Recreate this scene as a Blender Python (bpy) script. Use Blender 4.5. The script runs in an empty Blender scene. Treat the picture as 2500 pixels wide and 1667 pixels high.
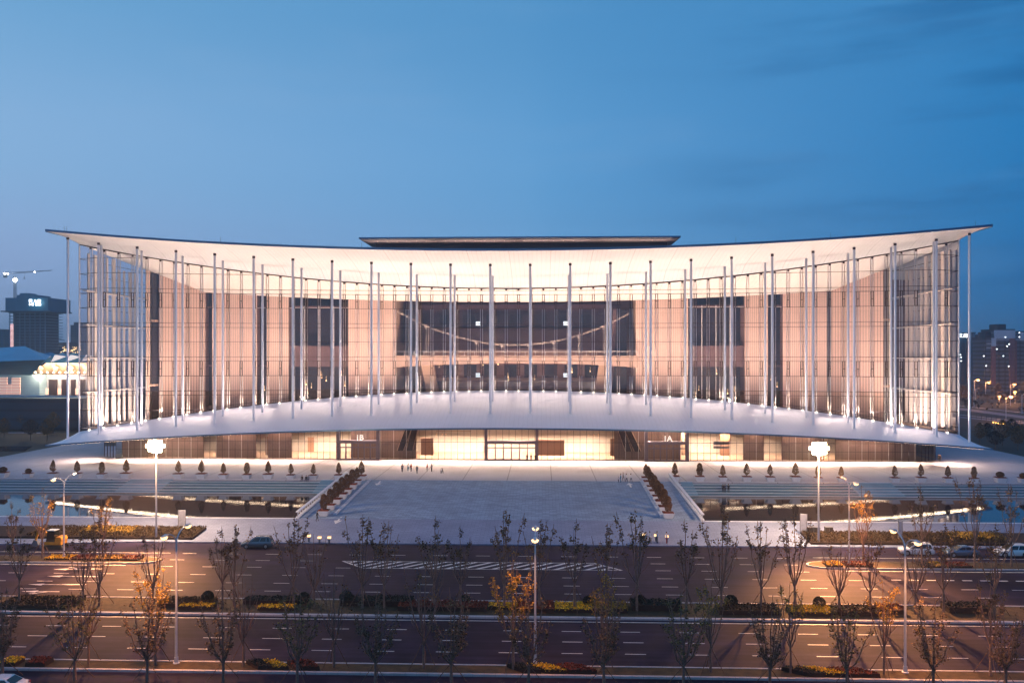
import bpy, bmesh, math, random
from mathutils import Vector, Matrix, noise as mn
R = random.Random(7)
scene = bpy.context.scene
C = scene.collection
PI = math.pi
# ------------------------------------------------------------------ camera
F, CX, CZ, HY = 2080.0, 7.1, 28.4, 865.0      # focal length and horizon measured on a 2500 px wide frame
YAW = math.radians(2.0); cs, sn = math.cos(YAW), math.sin(YAW)
cam = bpy.data.cameras.new('camera'); co = bpy.data.objects.new('camera', cam); C.objects.link(co)
co.location = (CX, 0, CZ); co.rotation_euler = (PI/2, 0, YAW)
cam.sensor_width = 36; cam.lens = F/2500*36; cam.shift_y = (HY-833.5)/2500
cam.clip_start = 0.5; cam.clip_end = 9000
scene.camera = co
def G(px, py, z=0.0):
    "surveyed ground position"
    d = F*(CZ-z)/(py-HY); r = (px-1250)*d/F
    return (CX + r*cs - d*sn, r*sn + d*cs)
def XY(px, Y):
    t = (px-1250)/F
    return CX + Y*(t*cs - sn)/(cs + t*sn)
def W(px, py, d):
    r = (px-1250)*d/F
    return Vector((CX + r*cs - d*sn, r*sn + d*cs, CZ + (HY-py)*d/F))
# ------------------------------------------------------------------ materials
MATS = {}
def lin(c):
    return tuple(((v/255)/12.92 if v/255 <= .04045 else ((v/255+.055)/1.055)**2.4) for v in c)
def mat(name, col, rough=.6, metal=0, noise=None, bump=0, stripes=None, brick=None, em=None, spec=None, emcol=None):
    if name in MATS: return MATS[name]
    m = bpy.data.materials.new(name); m.use_nodes = True; nt = m.node_tree; N = nt.nodes; L = nt.links
    b = N['Principled BSDF']; b.inputs['Roughness'].default_value = rough; b.inputs['Metallic'].default_value = metal
    if spec is not None: b.inputs['Specular IOR Level'].default_value = spec
    b.inputs['Base Color'].default_value = (*col, 1)
    tc = N.new('ShaderNodeTexCoord'); out = None
    if noise or stripes or brick:
        rgb = N.new('ShaderNodeRGB'); rgb.outputs[0].default_value = (*col, 1); out = rgb.outputs[0]
    if brick:
        bw, bh, mo, amt = brick
        mp = N.new('ShaderNodeMapping'); L.new(tc.outputs['Object'], mp.inputs['Vector'])
        br = N.new('ShaderNodeTexBrick'); L.new(mp.outputs[0], br.inputs['Vector'])
        br.inputs['Scale'].default_value = 1; br.inputs['Brick Width'].default_value = bw; br.inputs['Row Height'].default_value = bh
        br.inputs['Mortar Size'].default_value = mo; br.inputs['Bias'].default_value = 0
        br.inputs['Color1'].default_value = (*[c*(1+amt) for c in col], 1); br.inputs['Color2'].default_value = (*[c*(1-amt) for c in col], 1)
        br.inputs['Mortar'].default_value = (*[c*.55 for c in col], 1)
        out = br.outputs['Color']
    if noise:
        sc, amt = noise
        no = N.new('ShaderNodeTexNoise'); no.inputs['Scale'].default_value = sc; no.inputs['Detail'].default_value = 6
        L.new(tc.outputs['Object'], no.inputs['Vector'])
        mr = N.new('ShaderNodeMapRange'); mr.inputs['From Min'].default_value = .3; mr.inputs['From Max'].default_value = .7
        mr.inputs['To Min'].default_value = 1-amt; mr.inputs['To Max'].default_value = 1+amt
        L.new(no.outputs['Fac'], mr.inputs['Value'])
        mx = N.new('ShaderNodeVectorMath'); mx.operation = 'SCALE'; L.new(out, mx.inputs[0]); L.new(mr.outputs[0], mx.inputs['Scale'])
        out = mx.outputs[0]
        if bump:
            bp = N.new('ShaderNodeBump'); bp.inputs['Strength'].default_value = bump; bp.inputs['Distance'].default_value = .05
            n2 = N.new('ShaderNodeTexNoise'); n2.inputs['Scale'].default_value = sc*9; n2.inputs['Detail'].default_value = 4
            L.new(tc.outputs['Object'], n2.inputs['Vector']); L.new(n2.outputs['Fac'], bp.inputs['Height']); L.new(bp.outputs[0], b.inputs['Normal'])
    if stripes:
        for (ax, per, wid, fac) in stripes:
            sx = N.new('ShaderNodeSeparateXYZ'); L.new(tc.outputs['Object'], sx.inputs[0])
            d = N.new('ShaderNodeMath'); d.operation = 'DIVIDE'; d.inputs[1].default_value = per; L.new(sx.outputs['XYZ'.index(ax)], d.inputs[0])
            f = N.new('ShaderNodeMath'); f.operation = 'FRACT'; L.new(d.outputs[0], f.inputs[0])
            l = N.new('ShaderNodeMath'); l.operation = 'LESS_THAN'; l.inputs[1].default_value = wid/per; L.new(f.outputs[0], l.inputs[0])
            mr = N.new('ShaderNodeMapRange'); mr.inputs['To Min'].default_value = 1; mr.inputs['To Max'].default_value = fac; L.new(l.outputs[0], mr.inputs['Value'])
            mx = N.new('ShaderNodeVectorMath'); mx.operation = 'SCALE'; L.new(out, mx.inputs[0]); L.new(mr.outputs[0], mx.inputs['Scale']); out = mx.outputs[0]
    if out: L.new(out, b.inputs['Base Color'])
    if em:
        b.inputs['Emission Color'].default_value = (*(emcol or col), 1); b.inputs['Emission Strength'].default_value = em
    MATS[name] = m; return m
def glassmat(name, tint, gloss, rough=.01):
    m = bpy.data.materials.new(name); m.use_nodes = True; nt = m.node_tree; N = nt.nodes; L = nt.links
    N.remove(N['Principled BSDF']); o = N['Material Output']
    t = N.new('ShaderNodeBsdfTransparent'); t.inputs[0].default_value = (*tint, 1)
    g = N.new('ShaderNodeBsdfGlossy'); g.inputs['Roughness'].default_value = rough; g.inputs[0].default_value = (.9, .93, 1, 1)
    fr = N.new('ShaderNodeFresnel'); fr.inputs['IOR'].default_value = 1.45
    a = N.new('ShaderNodeMath'); a.operation = 'ADD'; a.inputs[1].default_value = gloss; L.new(fr.outputs[0], a.inputs[0])
    x = N.new('ShaderNodeMixShader'); L.new(a.outputs[0], x.inputs[0]); L.new(t.outputs[0], x.inputs[1]); L.new(g.outputs[0], x.inputs[2])
    L.new(x.outputs[0], o.inputs['Surface']); MATS[name] = m; return m
M = MATS
mat('asphalt', (.018, .0125, .031), .8, noise=(.22, .3), bump=.25, spec=.12)
mat('asphalt_dark', (.015, .011, .028), .8, noise=(.3, .28), bump=.25, spec=.12)
mat('line_paint', (.72, .7, .68), .55, noise=(1.7, .14))
mat('kerb_stone', (.42, .4, .42), .7, noise=(.9, .12), stripes=[('X', 1.0, .03, .6)])
mat('paving', (.22, .26, .38), .75, spec=.2, noise=(.16, .12), bump=.08, brick=(1.2, .6, .025, .07))
mat('plaza_paving', (.42, .41, .47), .7, spec=.2, noise=(.12, .10), bump=.06, stripes=[('X', 9.0, .2, .55), ('Y', 6.0, .14, .72), ('X', 1.5, .04, .85)])
mat('ramp_paving', (.24, .32, .44), .8, spec=.15, noise=(.15, .12), bump=.1, brick=(1.2, .6, .035, .17))
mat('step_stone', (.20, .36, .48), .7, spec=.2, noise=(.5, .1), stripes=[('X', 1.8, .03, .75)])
mat('step_shade', (.07, .17, .25), .7, noise=(.5, .1))  # darker step tone, stands in for the shade line under each edge
mat('dark_stone', (.03, .032, .04), .5, noise=(.6, .2))
mat('white_stone', (.58, .62, .70), .55, noise=(.6, .08))
mat('white_panel', (.8, .79, .78), .42, noise=(.07, .035), stripes=[('X', 1.0, .09, .84), ('X', 9.0, .12, .76), ('Y', 3.0, .05, .92)])
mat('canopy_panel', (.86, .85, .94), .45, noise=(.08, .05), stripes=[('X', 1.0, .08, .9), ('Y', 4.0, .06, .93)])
mat('fascia_blue', (.07, .17, .30), .35, .5, noise=(.2, .1), stripes=[('X', 1.5, .05, .7)])
mat('column_white', (.88, .89, .95), .35, .1)
mat('mullion_white', (.85, .82, .8), .35, .1)
mat('mullion_dark', (.05, .03, .035), .4, .3)
mat('metal_grey', (.22, .23, .27), .4, .6)
mat('pole_paint', (.55, .6, .68), .35, .3, noise=(1.5, .08))
mat('rib_wall', (.80, .575, .49), .6, noise=(.1, .05), stripes=[('X', .48, .14, .52), ('Z', 4.0, .06, .7)])
mat('rib_wall_dark', (.28, .18, .165), .55, noise=(.1, .08), stripes=[('X', .4, .1, .66), ('Z', 2.0, .05, .7)])
mat('cream_wall', (.86, .78, .70), .6, noise=(.12, .06), stripes=[('X', 4.65, .05, .8)])
mat('brown_wall', (.30, .17, .14), .6, noise=(.15, .12))
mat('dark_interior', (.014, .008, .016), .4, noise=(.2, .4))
mat('mauve_glazing', (.075, .038, .045), .35, noise=(.15, .25), stripes=[('X', 4.5, .12, .5)])
mat('slab_edge', (.12, .065, .065), .6, noise=(.3, .15))
mat('beige', (.62, .42, .3), .55, noise=(.2, .06))
mat('bridge_beige', (.34, .235, .19), .55, noise=(.2, .06)); mat('cable_steel', (.5, .42, .38), .4, .2)
mat('floor_warm', (.5, .36, .28), .35, noise=(.2, .1))
mat('fin_white', (.85, .76, .7), .5)
mat('soil', (.03, .014, .010), .9, noise=(5, .3))
mat('grass', (.055, .032, .010), .95, noise=(1.4, .5), bump=.8)
mat('ground_dark', (.03, .033, .028), .95, noise=(.05, .5), bump=.5)
mat('trunk', (.20, .125, .10), .85, noise=(6, .3), bump=.4)
mat('stake_wood', (.13, .075, .05), .85, noise=(8, .25))
mat('uplight_em', (1, .86, .68), em=5); mat('eave_em', (1, .8, .65), em=1.0)
mat('lamp_em', (1, .62, .30), em=2.2, emcol=(1, .62, .30))
mat('flood_em', (1, .8, .55), em=22, emcol=(1, .80, .55)); mat('flood_warm', (1, .7, .4), em=1.5, emcol=(1, .70, .40))
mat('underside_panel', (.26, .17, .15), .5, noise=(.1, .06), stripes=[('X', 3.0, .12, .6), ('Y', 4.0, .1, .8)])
mat('strip_em', (1, .78, .55), em=15, emcol=(1, .74, .50))
mat('warm_dot', (1, .6, .3), em=5, emcol=(1, .62, .28))
mat('screen_em', (.7, .9, 1), em=.55)
mat('sign_em', (.9, .95, 1), em=4)
mat('sign_white', (1, .93, .85), .5, em=1.0)
mat('lantern_em', (1, .7, .35), em=2.2, emcol=(1, .6, .28))
mat('headlight_em', (1, .85, .7), em=10)
mat('tyre', (.015, .015, .017), .8)
mat('rim', (.5, .52, .55), .3, .8)
mat('car_glass', (.01, .014, .02), .06, spec=.8)
mat('car_white', (.78, .78, .8), .25); mat('car_blue', (.16, .24, .33), .22, .6); mat('car_grey', (.14, .18, .22), .25, .5)
mat('tail_red', (.4, .02, .02), .3); mat('head_clear', (.7, .75, .8), .15, .3)
mat('digger_yellow', (.62, .26, .02), .45, noise=(2, .12)); mat('black_rubber', (.02, .02, .022), .7)
mat('skin', (.45, .25, .18), .6); mat('hair', (.015, .01, .01), .6)
for n_, c_ in [('cloth_navy', (.03, .04, .09)), ('cloth_white', (.7, .7, .74)), ('cloth_black', (.015, .015, .02)), ('cloth_blue', (.05, .22, .38)), ('cloth_red', (.3, .05, .06)), ('cloth_grey', (.2, .2, .24))]:
    mat(n_, c_, .85)
for n_, c_, v_ in [('leaf_brown', (.11, .070, .032), .45), ('leaf_olive', (.13, .10, .025), .45), ('leaf_gold', (.34, .20, .025), .4), ('leaf_rust', (.19, .095, .032), .45),
                   ('hedge_green', (.010, .022, .018), .4), ('flower_yellow', (.85, .50, .02), .35), ('flower_red', (.17, .03, .012), .45), ('topiary_leaf', (.13, .06, .025), .5),
                   ('twig_mass', (.045, .03, .022), .5), ('hedge_brown', (.055, .032, .012), .45)]:
    mat(n_, c_, .85, noise=(2.2, v_), bump=.0)
def streaks(name):
    m = M[name]; nt = m.node_tree; N = nt.nodes; L = nt.links; b = N['Principled BSDF']; src = b.inputs['Base Color'].links[0].from_socket
    tc = N.new('ShaderNodeTexCoord'); last = src
    for (sx_, sy_, a, c0, c1) in ((.012, 1.5, .35, .72, 1.35), (.05, .05, .25, .75, 1.3), (.6, .6, .2, .9, 1.15)):
        mp = N.new('ShaderNodeMapping'); mp.inputs['Scale'].default_value = (sx_, sy_, 1); L.new(tc.outputs['Object'], mp.inputs[0])
        no = N.new('ShaderNodeTexNoise'); no.inputs['Scale'].default_value = 1; no.inputs['Detail'].default_value = 4; L.new(mp.outputs[0], no.inputs['Vector'])
        mr = N.new('ShaderNodeMapRange'); mr.inputs['From Min'].default_value = .35; mr.inputs['From Max'].default_value = .65; mr.inputs['To Min'].default_value = c0; mr.inputs['To Max'].default_value = c1; L.new(no.outputs['Fac'], mr.inputs['Value'])
        mx = N.new('ShaderNodeVectorMath'); mx.operation = 'SCALE'; L.new(last, mx.inputs[0]); L.new(mr.outputs[0], mx.inputs['Scale']); last = mx.outputs[0]
    L.new(last, b.inputs['Base Color'])
for n_ in ('asphalt', 'asphalt_dark'): streaks(n_)
def leafy(name):    # per-leaf tone from a random-per-island value
    m = M[name]; nt = m.node_tree; N = nt.nodes; L = nt.links; b = N['Principled BSDF']
    src = b.inputs['Base Color'].links[0].from_socket
    g = N.new('ShaderNodeNewGeometry'); mr = N.new('ShaderNodeMapRange'); mr.inputs['To Min'].default_value = .5; mr.inputs['To Max'].default_value = 1.55
    L.new(g.outputs['Random Per Island'], mr.inputs['Value'])
    mx = N.new('ShaderNodeVectorMath'); mx.operation = 'SCALE'; L.new(src, mx.inputs[0]); L.new(mr.outputs[0], mx.inputs['Scale']); L.new(mx.outputs[0], b.inputs['Base Color'])
for n_ in ('leaf_brown', 'leaf_olive', 'leaf_gold', 'leaf_rust', 'hedge_green', 'flower_yellow', 'flower_red', 'topiary_leaf', 'twig_mass', 'hedge_brown'): leafy(n_)
glassmat('facade_glass', (.93, .92, .95), .035)
glassmat('ground_glass', (.95, .93, .9), .03)
# ------------------------------------------------------------------ mesh builder
class MB:
    def __init__(s): s.v = []; s.f = []; s.m = []
    def quad(s, a, b, c, d, mi=0):
        n = len(s.v); s.v += [tuple(a), tuple(b), tuple(c), tuple(d)]; s.f.append((n, n+1, n+2, n+3)); s.m.append(mi)
    def poly(s, pts, mi=0):
        n = len(s.v); s.v += [tuple(p) for p in pts]; s.f.append(tuple(range(n, n+len(pts)))); s.m.append(mi)
    def box(s, x0, x1, y0, y1, z0, z1, mi=0):
        n = len(s.v)
        s.v += [(x, y, z) for z in (z0, z1) for x, y in ((x0, y0), (x1, y0), (x1, y1), (x0, y1))]
        for f in ((0, 3, 2, 1), (4, 5, 6, 7), (0, 1, 5, 4), (1, 2, 6, 5), (2, 3, 7, 6), (3, 0, 4, 7)): s.f.append(tuple(n+i for i in f)); s.m.append(mi)
    def hexa(s, p, mi=0):   # 8 points, bottom loop then top loop
        n = len(s.v); s.v += [tuple(q) for q in p]
        for f in ((0, 3, 2, 1), (4, 5, 6, 7), (0, 1, 5, 4), (1, 2, 6, 5), (2, 3, 7, 6), (3, 0, 4, 7)): s.f.append(tuple(n+i for i in f)); s.m.append(mi)
    def prism(s, pts, z0, z1, mi=0):
        k = len(pts); n = len(s.v); s.v += [(x, y, z0) for x, y in pts] + [(x, y, z1) for x, y in pts]
        s.f.append(tuple(n+i for i in reversed(range(k)))); s.m.append(mi); s.f.append(tuple(n+k+i for i in range(k))); s.m.append(mi)
        for i in range(k):
            j = (i+1) % k; s.f.append((n+i, n+j, n+k+j, n+k+i)); s.m.append(mi)
    def xprism(s, pts, y0, y1, mi=0):   # outline in x,z extruded along y
        k = len(pts); n = len(s.v); s.v += [(x, y0, z) for x, z in pts] + [(x, y1, z) for x, z in pts]
        s.f.append(tuple(n+i for i in range(k))); s.m.append(mi); s.f.append(tuple(n+k+i for i in reversed(range(k)))); s.m.append(mi)
        for i in range(k):
            j = (i+1) % k; s.f.append((n+j, n+i, n+k+i, n+k+j)); s.m.append(mi)
    def tube(s, a, b, r0, r1=None, k=8, cap=True, mi=0):
        r1 = r0 if r1 is None else r1; a = Vector(a); b = Vector(b); d = b-a
        if d.length < 1e-6: return
        d.normalize(); u = d.orthogonal().normalized(); w = d.cross(u); n = len(s.v)
        for c, r in ((a, r0), (b, r1)):
            for i in range(k):
                t = 2*PI*i/k; p = c + (u*math.cos(t)+w*math.sin(t))*r; s.v.append(tuple(p))
        for i in range(k):
            j = (i+1) % k; s.f.append((n+i, n+j, n+k+j, n+k+i)); s.m.append(mi)
        if cap: s.f.append(tuple(n+i for i in reversed(range(k)))); s.m.append(mi); s.f.append(tuple(n+k+i for i in range(k))); s.m.append(mi)
    def path(s, pts, r0, r1=None, k=6, mi=0):
        r1 = r0 if r1 is None else r1; n = len(pts)-1
        for i in range(n): s.tube(pts[i], pts[i+1], r0+(r1-r0)*i/n, r0+(r1-r0)*(i+1)/n, k, True, mi)
    def leaf(s, c, sz, mi=0, up=None):
        a = Vector((R.gauss(0, 1), R.gauss(0, 1), R.gauss(0, 1))).normalized(); b = a.orthogonal().normalized()
        b = Matrix.Rotation(R.random()*6.28, 3, a) @ b; d = a.cross(b); c = Vector(c); h = sz*.5
        n = len(s.v); s.v += [tuple(c-b*h), tuple(c+d*h*.6+b*h*.1), tuple(c+b*h), tuple(c-d*h*.6+b*h*.1)]
        s.f.append((n, n+1, n+2, n+3)); s.m.append(mi)
    def grid(s, rows, mi=0):
        n = len(s.v); k = len(rows[0])
        for r in rows: s.v += [tuple(p) for p in r]
        for i in range(len(rows)-1):
            for j in range(k-1): s.f.append((n+i*k+j, n+i*k+j+1, n+(i+1)*k+j+1, n+(i+1)*k+j)); s.m.append(mi)
    def lathe(s, prof, c=(0, 0, 0), k=12, mi=0):
        n = len(s.v)
        for r, z in prof:
            for i in range(k):
                t = 2*PI*i/k; s.v.append((c[0]+r*math.cos(t), c[1]+r*math.sin(t), c[2]+z))
        for q in range(len(prof)-1):
            for i in range(k):
                j = (i+1) % k; s.f.append((n+q*k+i, n+q*k+j, n+(q+1)*k+j, n+(q+1)*k+i)); s.m.append(mi)
        s.f.append(tuple(n+i for i in reversed(range(k)))); s.m.append(mi); e = n+(len(prof)-1)*k; s.f.append(tuple(e+i for i in range(k))); s.m.append(mi)
    def build(s, name, mats, parent=None, smooth=False, label=None):
        me = bpy.data.meshes.new(name); me.from_pydata(s.v, [], s.f)
        for m in (mats if isinstance(mats, (list, tuple)) else [mats]): me.materials.append(M[m] if isinstance(m, str) else m)
        me.polygons.foreach_set('material_index', s.m)
        if smooth: me.polygons.foreach_set('use_smooth', [True]*len(s.f))
        me.update(); o = bpy.data.objects.new(name, me); C.objects.link(o)
        if parent: o.parent = parent
        if label: o['label'] = label
        return o
def tag(o, label=None, cat=None, group=None, kind=None):
    for k, v in (('label', label), ('category', cat), ('group', group), ('kind', kind)):
        if v: o[k] = v
    return o
def thing(name, loc, label, cat, group=None, rz=0):
    o = bpy.data.objects.new(name, None); C.objects.link(o); o.location = loc; o.rotation_euler = (0, 0, rz); o.empty_display_size = .3
    return tag(o, label, cat, group)
def struct(name, mb, m, label=None, smooth=False):
    o = mb.build(name, m, None, smooth); o['kind'] = 'structure'; o['category'] = name.replace('_', ' ')
    if label: o['label'] = label
    return o
def dup(root, loc, rz, label, group=None, sc=None):
    r = root.copy(); C.objects.link(r); r.location = loc; r.rotation_euler = (0, 0, rz); r['label'] = label
    if group: r['group'] = group
    if sc: r.scale = sc if isinstance(sc, tuple) else (sc, sc, sc)
    for ch in list(root.children):
        c = ch.copy(); C.objects.link(c); c.parent = r
        for g in ch.children:
            d = g.copy(); C.objects.link(d); d.parent = c
    return r
ORD = 'first second third fourth fifth sixth seventh eighth ninth tenth eleventh twelfth thirteenth fourteenth fifteenth sixteenth seventeenth eighteenth nineteenth twentieth twenty-first twenty-second twenty-third twenty-fourth twenty-fifth twenty-sixth'.split()
def lamp(kind, loc, energy, col, size=None, sizey=None, rot=None, spot=None, parent=None, name='lamp_light', blend=.6):
    l = bpy.data.lights.new(name, kind); l.energy = energy; l.color = col
    if kind == 'AREA':
        l.shape = 'RECTANGLE'; l.size = size; l.size_y = sizey or size
    else: l.shadow_soft_size = size or .2
    if spot: l.spot_size = math.radians(spot); l.spot_blend = blend
    o = bpy.data.objects.new(name, l); C.objects.link(o); o.location = loc
    if rot: o.rotation_euler = rot
    if parent: o.parent = parent
    return o
# ------------------------------------------------------------------ world: dusk sky
w = bpy.data.worlds.new('World'); scene.world = w; w.use_nodes = True
nt = w.node_tree; N = nt.nodes; L = nt.links; bg = N['Background']
tc = N.new('ShaderNodeTexCoord'); sx = N.new('ShaderNodeSeparateXYZ'); L.new(tc.outputs['Generated'], sx.inputs[0])
def ramp(stops):
    r = N.new('ShaderNodeValToRGB'); r.color_ramp.interpolation = 'EASE'; e = r.color_ramp.elements
    while len(e) < len(stops): e.new(.5)
    for i, (p, c) in enumerate(stops): e[i].position = p; e[i].color = (*lin(c), 1)
    return r
SKYL = [(0, (158, 176, 216)), (.08, (150, 174, 216)), (.20, (138, 178, 218)), (.38, (108, 162, 206)), (1, (72, 124, 176))]
SKYM = [(0, (118, 166, 216)), (.08, (108, 164, 214)), (.2, (94, 156, 208)), (.38, (78, 142, 194)), (1, (54, 108, 164))]
SKYR = [(0, (6, 108, 172)), (.08, (8, 108, 172)), (.2, (20, 116, 180)), (.38, (42, 122, 182)), (1, (34, 90, 148))]
rl, rm, rr = ramp(SKYL), ramp(SKYM), ramp(SKYR)
for r in (rl, rm, rr): L.new(sx.outputs[2], r.inputs[0])
def maprange(src, a, b, c=0, d=1, smooth=True):
    m = N.new('ShaderNodeMapRange'); m.interpolation_type = 'SMOOTHSTEP' if smooth else 'LINEAR'
    m.inputs['From Min'].default_value = a; m.inputs['From Max'].default_value = b; m.inputs['To Min'].default_value = c; m.inputs['To Max'].default_value = d
    L.new(src, m.inputs['Value']); return m.outputs[0]
def mix(f, a, b, bt='MIX'):
    m = N.new('ShaderNodeMix'); m.data_type = 'RGBA'; m.blend_type = bt
    if isinstance(f, float): m.inputs[0].default_value = f
    else: L.new(f, m.inputs[0])
    L.new(a, m.inputs[6]); L.new(b, m.inputs[7]) if not isinstance(b, tuple) else setattr(m.inputs[7], 'default_value', (*b, 1)); return m.outputs[2]
c1 = mix(maprange(sx.outputs[0], -.62, .02, 0, 1, False), rl.outputs[0], rm.outputs[0])
c2 = mix(maprange(sx.outputs[0], -.02, .50, 0, 1, False), c1, rr.outputs[0])
mp = N.new('ShaderNodeMapping'); mp.inputs['Scale'].default_value = (1.6, 1.6, 9); mp.inputs['Rotation'].default_value = (0, .12, 0); L.new(tc.outputs['Generated'], mp.inputs[0])
cn = N.new('ShaderNodeTexNoise'); cn.inputs['Scale'].default_value = 2.3; cn.inputs['Detail'].default_value = 7; cn.inputs['Roughness'].default_value = .55; L.new(mp.outputs[0], cn.inputs['Vector'])
wisps = maprange(cn.outputs['Fac'], .48, .9, 0, .16)
c3 = mix(wisps, c2, lin((150, 180, 215)))
mp2 = N.new('ShaderNodeMapping'); mp2.inputs['Scale'].default_value = (1.8, 1.8, 12); mp2.inputs['Location'].default_value = (3, 1, 5); L.new(tc.outputs['Generated'], mp2.inputs[0])
cn2 = N.new('ShaderNodeTexNoise'); cn2.inputs['Scale'].default_value = 2.0; cn2.inputs['Detail'].default_value = 5; L.new(mp2.outputs[0], cn2.inputs['Vector'])
dk = N.new('ShaderNodeMath'); dk.operation = 'MULTIPLY'; L.new(maprange(cn2.outputs['Fac'], .47, .72, 0, .6), dk.inputs[0]); L.new(maprange(sx.outputs[0], .0, .5), dk.inputs[1])
c4 = mix(dk.outputs[0], c3, lin((16, 84, 140)))
sky = N.new('ShaderNodeTexSky'); sky.sky_type = 'NISHITA'; sky.sun_disc = False; sky.sun_elevation = math.radians(1.0); sky.sun_rotation = math.radians(200)
ns = N.new('ShaderNodeVectorMath'); ns.operation = 'SCALE'; ns.inputs['Scale'].default_value = .004; L.new(sky.outputs[0], ns.inputs[0])
c5 = mix(1.0, c4, ns.outputs[0], 'ADD')
L.new(c5, bg.inputs['Color']); bg.inputs['Strength'].default_value = 1.0
WARM = (1, .77, .645); WARM2 = (1, .70, .51); SODIUM = (1, .38, .12)
E_OUT, E_IN, E_ROOM, E_CAN, E_ST, E_MAST, E_POOL, E_FILL, HAZE, HAZE_G = 3400, 5200, 470, 3000, 12500, 13000, 150000, 400, .0003, .55
# ================================================================== setting
m = MB(); m.quad((-4000, -300, -.35), (4000, -300, -.35), (4000, 6000, -.35), (-4000, 6000, -.35)); struct('ground', m, 'ground_dark', 'dark open ground reaching the horizon behind the hall')
m = MB()   # near carriageways and far carriageways, each a sheet
m.quad((-160, 40, 0), (160, 40, 0), (160, 75.0, 0), (-160, 75.0, 0)); struct('road', m, 'asphalt_dark', 'dark asphalt lane at the bottom edge of the photo')
m = MB(); m.quad((-160, 77.6, 0), (160, 77.6, 0), (160, 91.5, 0), (-160, 91.5, 0)); roadN = struct('road', m, 'asphalt', 'near asphalt carriageway between the two planted strips')
m = MB(); m.quad((-160, 97.8, 0), (160, 97.8, 0), (160, 128, 0), (-160, 128, 0)); roadF = struct('road', m, 'asphalt', 'far asphalt carriageway below the plaza')
def ln(mb, x0, x1, y, w=.15, z=.006): mb.quad((x0, y-w/2, z), (x1, y-w/2, z), (x1, y+w/2, z), (x0, y+w/2, z))
def dashes(mb, Y, px0, x0, x1, per=6.0, ln_=2.0, w=.14):
    s = XY(px0, Y); k = math.floor((x0-s)/per)
    while s+k*per < x1:
        a = s+k*per
        if a >= x0: ln(mb, a, a+ln_, Y, w)
        k += 1
m = MB()
for Y in (77.95, 90.75): ln(m, -160, 160, Y, .18)
for Y, p in ((87.6, 665.5), (84.4, 640.6), (81.15, 609.7)): dashes(m, Y, p, -70, 75)
m.build('lane_marking', 'line_paint', roadN)
m = MB(); ln(m, -160, 160, 98.25, .16)
for Y, p in ((101.3, 645.6), (104.8, 667.7)): dashes(m, Y, p, -100, 100)
dashes(m, 108.6, 689, -100, XY(2150, 108.6)); dashes(m, 109.0, 2176, XY(2170, 109), 100, 2.2, 1.2, .3)
dashes(m, 112.6, 602, -47, XY(820, 112.6)); dashes(m, 112.6, 717.5, XY(1530, 112.6), 45)
dashes(m, 116.3, 624, -47, XY(780, 116.3)); dashes(m, 116.3, 733.5, XY(1500, 116.3), 44)
dashes(m, 120.0, 750.6, -46, 44); ln(m, -160, -46, 120.2, .16); ln(m, 45, 160, 120.6, .16); ln(m, -160, -49, 113.0, .2); ln(m, 47, 160, 113.3, .2)
tl, bl, tr, br = XY(836, 116.3), XY(886, 112.6), XY(1448, 116.3), XY(1517, 112.6)
ln(m, tl, tr, 116.3, .16); ln(m, bl, br, 112.6, .16)
for (a, b) in (((tl, 116.3), (bl, 112.6)), ((tr, 116.3), (br, 112.6))): m.quad((a[0]-.1, a[1], .006), (b[0]-.1, b[1], .006), (b[0]+.25, b[1], .006), (a[0]+.25, a[1], .006))
x = tl-2.0
while x < br:
    def xl(Y): return tl+(bl-tl)*(116.3-Y)/3.7
    def xr(Y): return tr+(br-tr)*(116.3-Y)/3.7
    y0, y1 = 112.7, 116.2; a0, a1 = x, x+3.6
    # clip the slanted stripe against both tapering ends
    pts = []
    for i in range(13):
        t = i/12; X_ = a0+(a1-a0)*t; Y_ = y0+(y1-y0)*t
        if xl(Y_) < X_ < xr(Y_)-.6: pts.append((X_, Y_))
    if len(pts) > 2:
        (p, q), (r_, s_) = pts[0], pts[-1]; m.quad((p, q, .009), (p+.62, q, .009), (r_+.62, s_, .009), (r_, s_, .009))
    x += 2.06
m.build('lane_marking', 'line_paint', roadF)
def arrow(mb, x, y, L_=4.5, d=-1, side=0, z=.011):
    mb.quad((x, y-.09, z), (x+L_*.6*d*-1, y-.09, z), (x+L_*.6*d*-1, y+.09, z), (x, y+.09, z))
    mb.poly([(x, y-.42, z), (x, y+.42, z), (x+d*L_*.42, y, z)])
    if side:
        mb.poly([(x-d*1.6, y, z), (x-d*.6, y+side*.75, z), (x-d*.2, y+side*.7, z), (x-d*1.2, y, z)]); mb.poly([(x-d*1.0, y+side*.45, z), (x+d*.5, y+side*.95, z), (x-d*.1, y+side*1.1, z)])
m = MB()
for px, py, sd in ((225, 1355, 0), (165, 1389, 1), (150, 1406, 0), (105, 1426, 0), (90, 1443, -1)):
    x, y = G(px, py); arrow(m, x, y, 4.6, -1, sd)
for px, py in ((238, 1354.5), (280, 1358), (305, 1358), (222, 1388), (190, 1406), (215, 1406.5), (150, 1426), (180, 1426)):
    x, y = G(px, py); ln(m, x, x+1.5, y, .4, .011)
m.build('arrow_marking', 'line_paint', roadF)
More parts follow.
